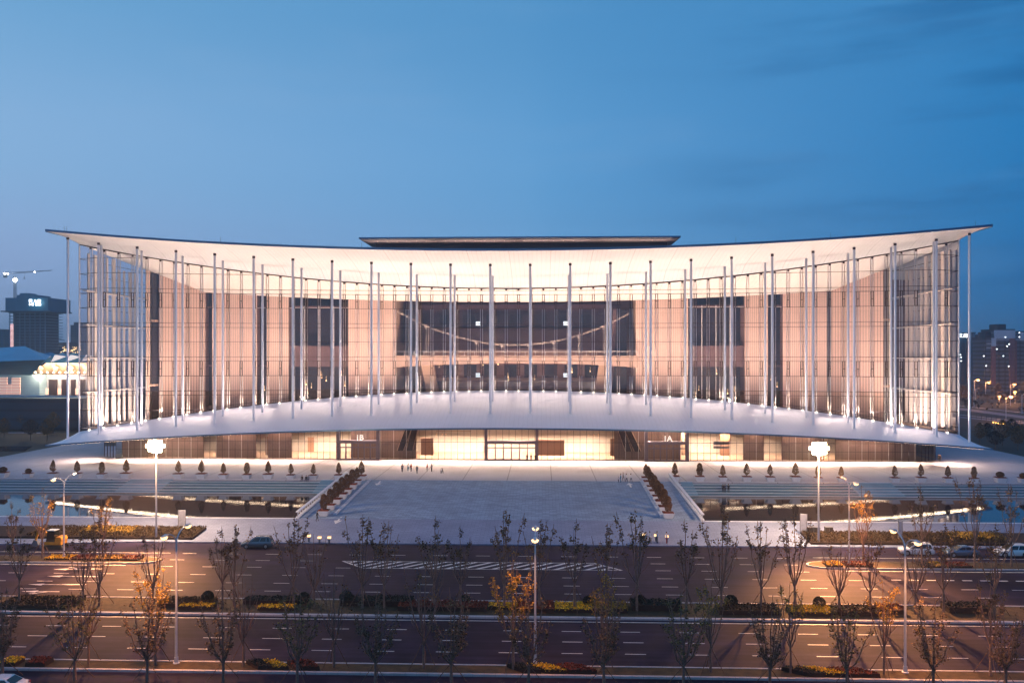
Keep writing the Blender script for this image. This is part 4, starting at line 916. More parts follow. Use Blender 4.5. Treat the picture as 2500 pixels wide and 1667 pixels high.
for px, py, n_ in ((381.4, 1316, 'left'), (1998.4, 1328, 'right')):
    x, y = G(px, py, .2); t = thing('floodlight_mast', (x, y, .15), 'tall mast with glaring floodlights on the %s pavement' % n_, 'floodlight mast', 'floodlight masts')
    m = MB(); m.tube((0, 0, 0), (0, 0, 14.0), .16, .10, 12, False); m.build('pole', 'pole_paint', t, True)
    m = MB(); m.lathe([(.35, 0), (.35, .1), (.2, .15)], (0, 0, 0), 12); m.build('base', 'pole_paint', t)
    m = MB(); m.tube((-1.4, 0, 14.0), (1.4, 0, 14.0), .06, .06, 8); m.tube((0, -.9, 14.0), (0, .9, 14.0), .06, .06, 8); m.tube((0, 0, 14), (0, 0, 15.2), .06, .06, 8); m.tube((-1, 0, 14.95), (1, 0, 14.95), .05, .05, 8); m.tube((-.8, 0, 13.3), (.8, 0, 13.3), .05, .05, 8); m.build('crossbar', 'pole_paint', t)
    for k, (dx, dy, zz) in enumerate(((-1.14, -.15, 0), (-.38, -.3, 0), (.38, -.3, 0), (1.14, -.15, 0), (-.72, -.2, .62), (0, -.3, .68), (.72, -.2, .62), (-.72, -.2, -.62), (0, -.3, -.66), (.72, -.2, -.62), (-.6, .55, 0), (.6, .55, 0))):
        m = MB(); m.box(dx-.34, dx+.34, dy-.1, dy+.16, 14.05+zz, 14.6+zz); h = m.build('floodlight', 'metal_grey', t); sy = -1 if dy <= 0 else 1; y0 = dy-.11 if sy < 0 else dy+.17
        m = MB(); m.hexa([(dx-.33, y0, 14.07+zz), (dx+.33, y0, 14.07+zz), (dx+.26, y0+sy*.24, 14.12+zz), (dx-.26, y0+sy*.24, 14.12+zz), (dx-.33, y0, 14.58+zz), (dx+.33, y0, 14.58+zz), (dx+.26, y0+sy*.24, 14.5+zz), (dx-.26, y0+sy*.24, 14.5+zz)]); m.build('lens', 'flood_em', h)
    lamp('POINT', (0, -1.2, 13.5), E_MAST, (1, .55, .26), .4, parent=t, name='flood_light'); lamp('SPOT', (0, -1.2, 13.8), E_POOL*(1.25 if n_ == 'right' else 1), SODIUM, .3, rot=(-.86 if n_ == 'left' else -1.0, 0, .25 if n_ == 'left' else -.1), spot=66, parent=t, name='flood_light', blend=1); lamp('POINT', (0, 1.5, 13.5), E_MAST*1.6, (1, .62, .36), .4, parent=t, name='flood_light')
# ================================================================== lanterns by the pavement
for i, (px, py) in enumerate(((754, 1322), (780, 1325), (804, 1325), (1572, 1322), (1601, 1323), (1628, 1325))):
    x, y = G(px, py, .2); t = thing('lantern_post', (x, y, gz(y)), 'glowing square lantern on a low post by the kerb, %s from the left' % ORD[i], 'lantern', 'kerbside lanterns')
    m = MB(); m.box(-.12, .12, -.12, .12, 0, .75); m.build('post', 'metal_grey', t); m = MB(); m.box(-.22, .22, -.22, .22, .78, 1.12); m.build('lantern_glass', 'lantern_em', t)
    m = MB(); m.box(-.3, .3, -.3, .3, .73, .78); m.box(-.26, .26, -.26, .26, 1.12, 1.18); m.build('lantern_frame', 'metal_grey', t)
    lamp('POINT', (0, 0, 1.6), 18, SODIUM, .2, parent=t, name='lantern_light')
# signs, boards, posts
def board(px, py, w_, h_, z0, label, name='sign_board', ry=0):
    x, y = G(px, py, .3); t = thing(name, (x, y, gz(y)), label, 'sign', rz=ry)
    m = MB(); m.box(-w_/2, w_/2, -.09, .09, z0, z0+h_); m.build('panel', mat('board_face', (.33, .36, .46), .4, noise=(2, .2)), t)
    m = MB(); m.box(-w_/2-.08, -w_/2, -.1, .1, 0, z0+h_+.05); m.box(w_/2, w_/2+.08, -.1, .1, 0, z0+h_+.05); m.build('post', 'metal_grey', t)
board(444, 1297, 1.0, 2.6, .3, 'tall grey information board on the left pavement', ry=.5)
board(1962, 1310, .9, 2.9, .2, 'tall white information board on the right pavement', ry=-.5)
board(2198, 1321, .45, 2.7, .2, 'slim grey marker pillar on the right pavement', 'marker_pillar')
for px, py, w_, h_, lab in ((1985, 1311, 1.9, 1.15, 'low dark ribbed cabinet behind the right pavement bed'), (2023, 1311, 1.1, 1.15, 'square black equipment cabinet on the right pavement')):
    x, y = G(px, py, .3); t = thing('utility_cabinet', (x, y, gz(y)), lab, 'cabinet'); m = MB(); m.box(-w_/2, w_/2, -.4, .4, .06, h_); m.build('body', 'dark_stone', t)
    m = MB(); m.box(-w_/2-.04, w_/2+.04, -.44, .44, h_, h_+.06); m.box(-w_/2-.04, w_/2+.04, -.44, .44, 0, .06); m.build('lid', 'metal_grey', t)
    m = MB(); m.box(-.02, .02, -.42, -.4, .1, h_-.05); m.box(-.12, -.06, -.43, -.4, h_*.5, h_*.6); m.build('door_seam', 'metal_grey', t)
# ================================================================== cars
def car(kind, paint, loc, rz, label):
    t = thing('parked_car', loc, label, 'car', 'cars by the kerb', rz)
    suv = kind == 'suv'
    st = [(-2.28, .38, .62, .70), (-2.2, .30, .80, .80), (-1.95, .24, .90, .87), (-1.1, .22, 1.0, .90), (0, .2, 1.02, .91), (1.3, .22, 1.04, .91), (2.0, .26, 1.02 if suv else .98, .88), (2.24, .32, .95 if suv else .93, .82), (2.3, .42, .75, .75)]
    m = MB(); rows = []
    for x, zb, zt, hw in st: rows.append([(x, -hw*.9, zb), (x, -hw, zb+.15), (x, -hw, zt-.22), (x, -hw*.93, zt-.04), (x, -hw*.8, zt), (x, 0, zt+.02), (x, hw*.8, zt), (x, hw*.93, zt-.04), (x, hw, zt-.22), (x, hw, zb+.15), (x, hw*.9, zb), (x, 0, zb), (x, -hw*.9, zb)])
    m.grid(rows); m.poly(rows[0]); m.poly(rows[-1][::-1]); m.build('body', paint, t, True)
    gb = (-1.15, 2.12) if suv else (-1.05, 1.72); gt = (-.30, 1.85) if suv else (-.15, .95); zr = 1.66 if suv else 1.44; zb = .98; bw, tw = .84, .64
    m = MB(); A = [(gb[0], -bw, zb), (gb[1], -bw, zb), (gb[1], bw, zb), (gb[0], bw, zb)]; B = [(gt[0], -tw, zr), (gt[1], -tw, zr), (gt[1], tw, zr), (gt[0], tw, zr)]
    m.hexa([A[0], A[1], A[2], A[3], B[0], B[1], B[2], B[3]]); m.hexa([(B[0][0]+.08, -tw+.05, zr), (B[1][0]-.08, -tw+.05, zr), (B[1][0]-.08, tw-.05, zr), (B[0][0]+.08, tw-.05, zr), (B[0][0]+.25, -tw+.15, zr+.04), (B[1][0]-.2, -tw+.15, zr+.04), (B[1][0]-.2, tw-.15, zr+.04), (B[0][0]+.25, tw-.15, zr+.04)]); m.build('cabin', paint, t)
    def side(s, u0, u1):
        f = lambda u, v: Vector(((gb[0]+(gb[1]-gb[0])*u)*(1-v)+(gt[0]+(gt[1]-gt[0])*u)*v, s*(bw*(1-v)+tw*v)+s*.012, zb+(zr-zb)*v))
        m = MB(); q = [f(u0, .1), f(u1, .1), f(u1, .86), f(u0, .86)]; m.poly(q if s < 0 else q[::-1]); m.build('side_window', 'car_glass', t)
    for s in (-1, 1):
        side(s, .1, .46); side(s, .5, .78 if suv else .92)
        if suv: side(s, .82, .95)
    for e, nm in ((0, 'windscreen'), (1, 'rear_window')):
        xb, xt = gb[e], gt[e]; dx = -.015 if e == 0 else .015
        f = lambda y, v: (xb*(1-v)+xt*v+dx, y*(bw*(1-v)+tw*v), zb+(zr-zb)*v+.012)
        m = MB(); m.poly([f(-.9, .1), f(.9, .1), f(.9, .88), f(-.9, .88)]); m.build(nm, 'car_glass', t)
    for x in (-1.42, 1.40):
        for s in (-1, 1):
            m = MB(); m.tube((0, -.11, 0), (0, .11, 0), .33, .33, 18); w_ = m.build('wheel', 'tyre', t, True); w_.location = (x, s*.80, .33)
            m = MB(); m.tube((0, -.125, 0), (0, .125, 0), .21, .21, 12); m.build('rim', 'rim', w_)
            m = MB(); m.tube((0, s*.0-.05, 0), (0, .05, 0), .40, .40, 18); a_ = m.build('wheel_arch', 'black_rubber', t); a_.location = (x, s*.868, .36)
    for s in (-1, 1):
        m = MB(); m.box(-2.235, -2.02, s*.62-.16, s*.62+.16, .62, .76); m.build('headlight', 'head_clear', t)
        m = MB(); m.box(2.16, 2.29, s*.64-.12, s*.64+.12, .72, .93); m.build('tail_light', 'tail_red', t)
        m = MB(); m.box(-.98, -.82, s*.96-.09, s*.96+.09, .98, 1.12); m.build('mirror', paint, t)
    m = MB(); m.box(-2.3, -2.25, -.45, .45, .42, .58); m.build('grille', 'mullion_dark', t)
    m = MB(); m.box(2.28, 2.315, -.26, .26, .5, .62); m.build('number_plate', 'line_paint', t)
    if suv:
        m = MB()
        for s in (-1, 1): m.tube((-.05, s*.6, zr+.09), (1.6, s*.6, zr+.09), .022, .022, 6)
        m.build('roof_rail', 'metal_grey', t)
    return t
x, y = G(629, 1336, 0); car('suv', 'car_grey', (x, y, .01), .05, 'dark grey estate car with roof rails driving past the left ramp corner')
x, y = G(2236, 1353, 0); car('suv', 'car_white', (x, y, .01), -.10, 'white car behind the lamp glare by the right kerb')
x, y = G(2346, 1357, 0); car('sedan', 'car_blue', (x, y, .01), 0, 'blue grey saloon between two white cars at the right kerb')
x, y = G(2470, 1357, 0); car('suv', 'car_white', (x, y, .01), .02, 'white car at the far right end of the kerb')
x, y = G(2, 1700, 0); car('sedan', 'car_white', (x-.6, y+.6, .01), 0, 'white car roof just showing in the bottom left corner')
# excavator
x, y = G(132, 1337, 0); ex = thing('excavator', (x, y, .01), 'yellow excavator with dark cab parked by the left pavement bed', 'excavator')
m = MB()
for s in (-1, 1): m.xprism([(-1.0, .2), (-.8, 0), (1.5, 0), (1.75, .25), (1.6, .55), (-.8, .55)], s*.85-.2, s*.85+.2)
m.build('track', 'black_rubber', ex)
m = MB(); m.box(-1.0, 1.5, -.85, .85, .62, 1.05); m.xprism([(.55, 1.05), (1.5, 1.05), (1.6, 1.35), (1.4, 1.75), (.7, 1.75)], -.85, .85); m.build('body', 'digger_yellow', ex)
m = MB(); m.xprism([(-.75, 1.05), (.5, 1.05), (.5, 2.65), (-.55, 2.65)], -.8, .35); m.build('cab', 'car_glass', ex)
m = MB(); m.box(-.62, .58, -.88, .42, 2.65, 2.74); m.build('cab_roof', 'white_stone', ex)
m = MB(); m.xprism([(-.9, .95), (-.75, 1.35), (-1.9, 2.75), (-2.5, 2.95), (-2.55, 2.65), (-2.0, 2.4)], .35, .65); m.build('boom', 'digger_yellow', ex)
m = MB(); m.xprism([(-2.6, 3.0), (-2.25, 2.8), (-2.95, 1.0), (-3.15, 1.05)], .38, .62); m.build('dipper_arm', 'digger_yellow', ex)
m = MB(); m.xprism([(-3.2, 1.1), (-2.75, .95), (-2.5, .3), (-3.1, .1), (-3.5, .45)], .2, .8); m.build('bucket', 'metal_grey', ex)
m = MB(); m.box(-1.6, -1.35, -.9, .9, .05, .5); m.tube((-1.4, .3, .35), (-.7, .3, .4), .06, .06, 6); m.build('blade', 'metal_grey', ex)
m = MB(); m.tube((-1.1, .5, 1.3), (-1.9, .5, 2.2), .05, .05, 6); m.build('ram', 'metal_grey', ex)
# ================================================================== people
def person(loc, rz, pose, top, legs, label, H=1.72):
    S = H/1.75; J = {}
    lean = {'walk': .06, 'stand': 0, 'sit': .02}[pose]; hz = .93 if pose != 'sit' else .46
    V = [(0, 0, hz), (lean*.4, 0, hz+.22), (lean, 0, hz+.45), (lean+.01, 0, hz+.56), (lean+.03, 0, hz+.66), (lean+.03, 0, hz+.79)]
    Rr = [(.145, .11), (.135, .10), (.15, .105), (.055, .055), (.085, .078), (.07, .065)]; E = [(0, 1), (1, 2), (2, 3), (3, 4), (4, 5)]
    for s in (-1, 1):
        n = len(V)
        if pose == 'sit': V += [(.05, s*.1, hz-.02), (.45, s*.12, hz), (.47, s*.12, .08), (.6, s*.12, .04)]
        else:
            st = (.22 if pose == 'walk' else .03)*s; V += [(0, s*.1, hz-.06), (st*.6+.04, s*.1, .49), (st, s*.1, .09), (st+.15, s*.11, .04)]
        Rr += [(.1, .1), (.068, .065), (.045, .045), (.045, .035)]; E += [(0, n), (n, n+1), (n+1, n+2), (n+2, n+3)]
        n = len(V); sw = -.2*s if pose == 'walk' else .04
        if pose == 'sit': V += [(lean, s*.19, hz+.45), (.12, s*.24, hz+.2), (.36, s*.16, hz+.12), (.43, s*.14, hz+.1)]
        else: V += [(lean, s*.19, hz+.45), (lean+sw*.4, s*.25, hz+.2), (lean+sw+.08, s*.25, hz-.03), (lean+sw+.11, s*.25, hz-.13)]
        Rr += [(.065, .065), (.045, .045), (.033, .033), (.04, .025)]; E += [(2, n), (n, n+1), (n+1, n+2), (n+2, n+3)]
    me = bpy.data.meshes.new('person'); me.from_pydata([(a*S, b*S, c*S) for a, b, c in V], E, []); o = bpy.data.objects.new('person', me); C.objects.link(o)
    o.modifiers.new('s', 'SKIN'); 
    for i, (a, b) in enumerate(Rr): me.skin_vertices[0].data[i].radius = (a*S, b*S)
    me.skin_vertices[0].data[0].use_root = True
    sb = o.modifiers.new('u', 'SUBSURF'); sb.levels = sb.render_levels = 2
    dg = bpy.context.evaluated_depsgraph_get(); nm = bpy.data.meshes.new_from_object(o.evaluated_get(dg)); bpy.data.objects.remove(o)
    nm.materials.clear()
    for q in (legs, top, 'skin', 'black_rubber'): nm.materials.append(M[q])
    for p in nm.polygons:
        c = p.center/S; hand = abs(c.y) > .13 and pose != 'sit' and c.z < hz-.02 and c.z > hz-.25 and abs(c.y) > .2
        p.material_index = 2 if (c.z > hz+.53 or hand) else (1 if c.z > hz+.0 else (3 if c.z < .07 else 0)); p.use_smooth = True
        if pose == 'sit' and c.z < hz+.12 and c.x > .12 and c.z > .07: p.material_index = 0
    o = bpy.data.objects.new('person', nm); C.objects.link(o); o.location = loc; o.rotation_euler = (0, 0, rz); tag(o, label, 'person', 'people around the hall')
    m = MB(); m.lathe([(.03, -.03), (.088, .0), (.098, .06), (.085, .11), (.04, .145)], ((lean+.005), 0, hz+.70), 10); m.v = [(a*S, b*S, c*S) for a, b, c in m.v]; m.build('hair', 'hair', o, True)
    return o
PP = [(982, 1152, 'walk', 'cloth_grey', 'cloth_navy', 0, 'person in grey walking at the left end of the plaza group'), (997, 1150, 'walk', 'cloth_white', 'cloth_blue', 0.3, 'person in white walking beside the one in grey'), (1004, 1151, 'stand', 'cloth_red', 'cloth_navy', 1, 'person in dark red in the left plaza group'),
      (1018, 1156, 'walk', 'cloth_navy', 'cloth_navy', .2, 'person in navy stepping forward right of the left plaza group'), (1043, 1151, 'stand', 'cloth_red', 'cloth_grey', 2, 'person in dull red standing left of the gap on the plaza'), (1054, 1151, 'stand', 'cloth_grey', 'cloth_black', 2.4, 'person in grey standing near the middle doors'),
      (1077, 1155, 'stand', 'cloth_white', 'cloth_navy', 1.2, 'small child in white holding hands on the plaza'), (1081, 1155, 'walk', 'cloth_navy', 'cloth_black', 1.4, 'person in black holding a child by the hand on the plaza'),
      (1510, 1177, 'stand', 'cloth_white', 'cloth_navy', 1.5, 'small child in pale top at the left of the right plaza group'), (1515.5, 1177, 'stand', 'cloth_blue', 'cloth_blue', 1.5, 'person in teal coat with dark hair on the right of the ramp'), (1522, 1174, 'walk', 'cloth_grey', 'cloth_grey', 1, 'person in grey just behind the one in teal'),
      (1530, 1177, 'walk', 'cloth_white', 'cloth_navy', 1.2, 'person in white shirt and dark trousers on the right of the ramp'), (1541, 1177, 'walk', 'cloth_white', 'cloth_grey', 1.2, 'person in white shirt and grey trousers, rightmost of the ramp group'),
      (774, 1272, 'walk', 'cloth_black', 'cloth_black', -1, 'person in black beside the first left ramp tub'), (1577, 1326, 'stand', 'cloth_blue', 'cloth_navy', -1.7, 'person in blue and white behind the kerbside lantern'), (1586, 1325, 'stand', 'cloth_white', 'cloth_black', -1.2, 'person in white top leaning next to the one in blue'),
      (1604, 1325, 'stand', 'cloth_blue', 'cloth_black', -1.6, 'person in blue and dark jacket by the middle right lantern'), (1627, 1326, 'stand', 'cloth_white', 'cloth_red', -1.5, 'person in white shirt by the rightmost lantern')]
for (px, py, ps, tp, lg, rz, lab) in PP:
    z = .3
    for _ in range(8):
        x, y = G(px, py, z); z = gz(y)
    person((x, y, z), rz+PI/2, ps, tp, lg, lab, 1.15 if 'child' in lab else 1.75)
for px, tier, ps, lab in ((737, 0, 'sit', 'person in dark clothes sitting alone on the top step of the left pool'), (747, 0, 'sit', 'person in dark clothes sitting with company on the left pool steps'), (752, 0, 'sit', 'person with pale sleeve sitting right of the pair on the left pool steps')):
    person((XY(px, 171.0), 171.2, 2.70), -PI/2, 'sit', 'cloth_black' if px != 752 else 'cloth_grey', 'cloth_navy', lab)
for px, lab, tp in ((1765, 'person in dark jacket standing on the lowest right steps', 'cloth_black'), (1770, 'person close beside another on the lowest right steps', 'cloth_navy'), (1778.5, 'person in black standing apart on the lowest right steps', 'cloth_black')):
    person((XY(px, 165.8), 165.8, 1.73), -PI/2, 'stand', tp, 'cloth_black', lab)
for px, Y, lab in ((1287, 203, 'person in dark clothes in the middle doorway, leftmost'), (1296.5, 202.8, 'tall person in dark clothes in the middle doorway'), (1307, 203, 'person at the right post of the middle doorway'), (2291, 206, 'person in dark clothes at the right end of the glass front'), (2295, 205.5, 'person with white bag strap at the right end of the glass front')):
    person((XY(px, Y), Y, 3.0), -PI/2, 'stand', 'cloth_black', 'cloth_black', lab)
# ================================================================== distance, left
def facebox(mb, px0, px1, py0, py1, d, dep):   # block whose front face spans the surveyed sight lines
    a, b = W(px0, py1, d), W(px1, py0, d); dy = (a.y+b.y)/2
    mb.box(a.x, b.x, dy, dy+dep, a.z, b.z); return a.x, b.x, dy, a.z, b.z
tw = thing('unfinished_tower', W(65, 866, 900)*1, 'unfinished concrete tower with teal wrapped crown and lit sign on the left skyline', 'tower'); tw.location.z = 0; TO = tw.location.copy()
def tb(mb, name, m_, p=None):
    mb.v = [(x-TO.x, y-TO.y, z-TO.z) for x, y, z in mb.v]; return mb.build(name, m_, p or tw)
mat('teal_wrap', (.02, .17, .27), .7, noise=(.05, .15), stripes=[('X', 9, .4, .8)]); mat('hazy_concrete', (.13, .28, .40), .8, noise=(.05, .2))  # distance haze put into the blue concrete colour
m = MB(); xa, xb, ty_, z0, z1 = facebox(m, 20, 112, 760, 868, 905, 34); m.v = []; m.f = []; m.m = []
core = MB(); core.box(xa+3, xb-3, ty_+3, ty_+30, 0, z1); tb(core, 'core', mat('tower_dark', (.02, .075, .12), .8))
for i in range(24):
    z = i*(z1-2)/23; m = MB(); m.box(xa, xb, ty_, ty_+33, z, z+.55); tb(m, 'floor_slab', 'hazy_concrete')
m = MB()
for k in range(8):
    x = xa+.5+(xb-xa-1.6)*k/7; m.box(x, x+.7, ty_+.4, ty_+1.2, 0, z1)
tb(m, 'concrete_column', 'hazy_concrete')
m = MB(); x0, x1, y0, _, zt = facebox(m, 12, 119, 727, 759, 893, 42); tb(m, 'wrapped_crown', 'teal_wrap')
m = MB(); facebox(m, 40, 91, 720, 727.2, 895, 25); facebox(m, 48, 69, 715.5, 720.1, 896, 15); tb(m, 'core_top', 'teal_wrap')
m = MB(); a = W(4, 761, 893); b = W(127, 761, 893); m.box(a.x, b.x, a.y-2, a.y+40, a.z-.2, a.z+1); tb(m, 'safety_deck', 'tower_dark')
m = MB()
for i in range(22):
    p = W(29.8, 792+i*2.9, 892); m.box(p.x-1.4, p.x+1.4, p.y-1, p.y, p.z-.35, p.z+.3)
tb(m, 'hoist_lights', mat('hoist_em', (1, .55, .5), em=1.6))
def glyph(mb, rows, px, py, s, d):
    for j, r in enumerate(rows):
        for i, ch in enumerate(r):
            if ch == '#':
                p = W(px+i*s, py+j*s, d); q = W(px+(i+1)*s, py+(j+1)*s, d); mb.box(p.x, q.x, p.y-1.0, p.y-.4, q.z, p.z)
m = MB()
glyph(m, ['######', '#....#', '#.####', '#.##.#', '#....#', '######'], 72, 731, 1.15, 890); glyph(m, ['..##..', '.#....', '..##.#', '.#..#.', '######'], 83.6, 731.6, 1.1, 890); glyph(m, ['######', '#.##.#', '######', '#.##.#', '######'], 93, 731.4, 1.2, 890)
glyph(m, ['#...#.#', '##.##.#', '#.#.#.#', '#...###'], 72.5, 740, 1.5, 890); glyph(m, ['####', '#..#', '####', '#..#', '####'], 87.6, 740, 1.25, 890); glyph(m, ['#####', '#.#.#', '#####', '#.#.#', '#####'], 94.5, 740, 1.2, 890)
tb(m, 'rooftop_sign', 'sign_em')
cr = thing('tower_crane', W(37, 866, 900), 'tower crane with long jib and bright work lamp over the unfinished tower', 'crane'); cr.location.z = 0; CO_ = cr.location.copy()
def cb(mb, name, m_): mb.v = [(x-CO_.x, y-CO_.y, z-CO_.z) for x, y, z in mb.v]; return mb.build(name, m_, cr)
mat('crane_steel', (.05, .07, .10), .6)
m = MB(); b0 = W(37, 745, 902); t0 = W(37, 674, 902)
for dx, dy in ((-1, -1), (1, -1), (1, 1), (-1, 1)): m.tube((b0.x+dx, b0.y+dy, 0), (t0.x+dx, t0.y+dy, t0.z), .22, .22, 4)
for i in range(42):
    z = i*t0.z/42; m.tube((b0.x-1, b0.y-1, z), (b0.x+1, b0.y-1, z+t0.z/42), .15, .15, 4); m.tube((b0.x+1, b0.y-1, z), (b0.x-1, b0.y-1, z+t0.z/42), .12, .12, 4)
cb(m, 'mast', 'crane_steel')
m = MB(); j0 = W(12, 668.5, 902); jc = W(37, 668, 902); j1 = W(127, 660.5, 902)
for dz in (0, 1.6): m.tube(j0+Vector((0, 0, dz)), jc+Vector((0, 0, dz)), .25, .25, 4); m.tube(jc+Vector((0, 0, dz)), j1+Vector((0, 0, dz*.2)), .25, .18, 4)
for i in range(26):
    p = jc.lerp(j1, i/26); q = jc.lerp(j1, (i+1)/26); k = 1.6*(1-.8*i/26); m.tube(p, q+Vector((0, 0, k)), .12, .12, 4); m.tube(q, q+Vector((0, 0, k)), .1, .1, 4)
cb(m, 'jib', 'crane_steel')
m = MB(); p = W(13, 671, 902); m.box(p.x-1.5, p.x+1.5, p.y-1, p.y+1, p.z-3, p.z); cb(m, 'counterweight', 'crane_steel')
m = MB(); p = W(59.5, 667, 902); m.tube(p, p-Vector((0, 0, 5)), .12, .12, 4); m.box(p.x-.5, p.x+.5, p.y-.5, p.y+.5, p.z-6, p.z-5); cb(m, 'hook', 'crane_steel')
for px, py, r in ((37, 683.5, 2.3), (85, 664.5, .8), (11.5, 668, 1.0), (19, 668, .8)):
    p = W(px, py, 899); m = MB(); m.lathe([(r*.2, -r), (r, 0), (r*.2, r)], p, 8); cb(m, 'work_lamp', mat('work_em', (1, .95, .85), em=(25)))
mat('far_blue', (.02, .085, .15), .8, noise=(.04, .2), stripes=[('Z', 3.2, .9, .6), ('X', 5, 1.2, .75)])  # bluish far tone carries the haze of distance
mat('far_dark', (.016, .055, .095), .8, noise=(.03, .3), stripes=[('Z', 3.4, 1, .7)])
def block(px0, px1, py0, py1, d, m_, label, name='office_block', dep=30, top=None):
    a, b = W(px0, py1, d), W(px1, py0, d); t = thing(name, ((a.x+b.x)/2, (a.y+b.y)/2, 0), label, 'building', 'buildings on the skyline'); h = (b.x-a.x)/2; z = b.z
    m = MB(); m.box(-h, h, 0, dep, -.3, z); m.build('wall', m_, t)
    m = MB(); m.box(-h-.4, h+.4, -.4, dep, z, z+.8)
    if top: m.box(-h*top, h*top, 3, dep-3, z+.8, z+4.5)
    m.build('roof', 'far_dark', t); return t, h, z
block(172, 196, 795, 868, 1100, 'far_blue', 'plain dark high rise just left of the glass corner', top=.6)
block(-6, 8, 805, 868, 1100, 'far_blue', 'dark high rise cut by the left edge of the photo')
block(118, 172, 845, 866, 1000, 'far_dark', 'low dark sheds under construction behind the first column', top=.5)
c2_ = thing('tower_crane', (0, 0, 0), 'tiny crane standing over the low sheds on the left skyline', 'crane'); m = MB(); p = W(127, 866, 980); q = W(127, 818, 980); p.z = 0; m.tube(p, q, .7, .7, 4); c2_.location = p; m.v = [tuple(Vector(v)-p) for v in m.v]; m.build('mast', 'crane_steel', c2_)
m = MB(); m.tube(W(120, 820, 980)-p, W(158, 831, 980)-p, .5, .4, 4); m.build('jib', 'crane_steel', c2_)
R.seed(77); m = MB()
for _ in range(60):
    p = W(R.uniform(118, 196), R.uniform(846, 861), 940); s = R.uniform(.15, .38); m.box(p.x-s, p.x+s, p.y, p.y+.5, p.z-s, p.z+s)
o = m.build('distant_lights', 'warm_dot'); tag(o, 'scattered warm lights of the city along the left skyline', 'lights', kind='stuff')
# exhibition halls with folded lit roofs
D = 330
eh = thing('exhibition_hall', W(60, 968, D), 'low exhibition hall with teal roof and glowing folded canopy left of the column', 'exhibition hall'); EO = eh.location.copy()
def eb(mb, name, m_): mb.v = [(x-EO.x, y-EO.y, z-EO.z) for x, y, z in mb.v]; return mb.build(name, m_, eh)
mat('teal_roof', (.10, .42, .60), .5, noise=(.1, .1), stripes=[('Y', 2.2, .15, .8)]); mat('hall_wall', (.26, .42, .56), .6, noise=(.2, .15), stripes=[('Z', 1.1, .08, .8)])
def wp(px, py, d): return W(px, py, d)
m = MB(); m.quad(wp(-60, 884, D-14), wp(112, 878, D-14), wp(60, 845, D+10), wp(-60, 852, D+10)); m.quad(wp(112, 878, D-14), wp(128, 866, D+30), wp(95, 860, D+30), wp(60, 845, D+10)); m.quad(wp(-60, 884, D-14), wp(112, 878, D-14), wp(76, 916, D-4), wp(-60, 914, D-4)); eb(m, 'roof', 'teal_roof')
m = MB(); a = wp(-60, 968, D); b = wp(100, 914, D); m.box(a.x, b.x, a.y, a.y+40, a.z, b.z); eb(m, 'wall', 'hall_wall')
m = MB(); a = wp(99, 968, D+4); b = wp(235, 914, D+4); m.box(a.x, b.x, a.y, a.y+40, a.z, b.z); eb(m, 'side_wing_wall', mat('wing_wall', (.34, .36, .45), .6, stripes=[('Z', 1, .08, .8)]))
for px0, px1 in ((119, 138), (150, 166), (173, 183), (192, 208)):
    m = MB(); a = wp(px0, 966, D+3); b = wp(px1, 926, D+3); m.box(a.x, b.x, a.y, a.y+1.0, a.z, b.z); eb(m, 'doorway', 'dark_interior')
for px0, px1 in ((102, 118), (140, 149), (181, 191)):
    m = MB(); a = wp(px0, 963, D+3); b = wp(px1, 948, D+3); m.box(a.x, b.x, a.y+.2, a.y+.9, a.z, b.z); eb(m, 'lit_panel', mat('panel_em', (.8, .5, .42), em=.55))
m = MB()
for px0, px1, y0, y1 in ((-8, 17, 921, 963), (28, 49, 922, 963), (17, 28, 938, 963)):
    a = wp(px0, y1, D-1); b = wp(px1, y0, D-1); m.box(a.x, b.x, a.y, a.y+.6, a.z, b.z)
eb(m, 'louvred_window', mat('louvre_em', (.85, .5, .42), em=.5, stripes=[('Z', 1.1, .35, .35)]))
# folded canopy
m = MB()
f = [[(97, 869, 25), (125, 870, 20), (112, 876, 8)], [(134, 866, 25), (162, 870, 20), (124, 884, 4)], [(172, 866, 25), (197, 871, 20), (160, 884, 4)], [(210, 866, 25), (236, 871, 20), (198, 884, 4)]]
for tri in f: m.poly([wp(p, q, D+e) for p, q, e in tri])
mat('lit_fold', (.95, .72, .58), em=.8)  # glow put into the folds, standing for light on the membrane
eb(m, 'roof_fold', 'lit_fold')
m = MB(); pts = [(92, 872), (100, 866), (112, 862), (125, 860), (140, 866), (152, 860), (165, 867), (180, 860), (200, 868), (240, 866), (240, 888), (112, 886)]
m.poly([wp(p, q, D+24) for p, q in pts]); k = len(m.v); eb(m, 'folded_roof', 'teal_roof')
m = MB(); m.quad(wp(112, 886, D+2), wp(240, 886, D+2), wp(240, 914, D+10), wp(76, 914, D+10)); eb(m, 'canopy_soffit', mat('hall_soffit', (.85, .62, .45), .6))
for px, w_ in ((98, 9), (134, 9), (171, 9), (208, 9)):
    m = MB(); m.poly([wp(px-w_*.7, 890, D+1), wp(px+w_, 897, D+3), wp(px+w_*.3, 912, D+8), wp(px-w_*.2, 912, D+8)]); eb(m, 'bright_fold', mat('hall_fold', (.95, .85, .75), .6))
for i in range(9):
    p = wp(86+i*15, 909, D-1); m = MB(); m.lathe([(.1, -.3), (.45, 0), (.1, .3)], p, 8); eb(m, 'floodlight', mat('hall_em', (1, .75, .45), em=14))
for px in (95, 128, 160, 192): lamp('POINT', wp(px, 908, D-2.5)-EO, 5000, (1, .68, .42), .5, parent=eh, name='canopy_flood')
m = MB(); a = wp(-60, 1000, D-8); b = wp(260, 970, D-8); m.box(a.x, b.x, a.y, a.y+60, 0, a.z+4.3); 
t = m.build('raised_terrace', 'far_dark'); tag(t, 'long dark raised terrace carrying the exhibition hall', 'terrace')
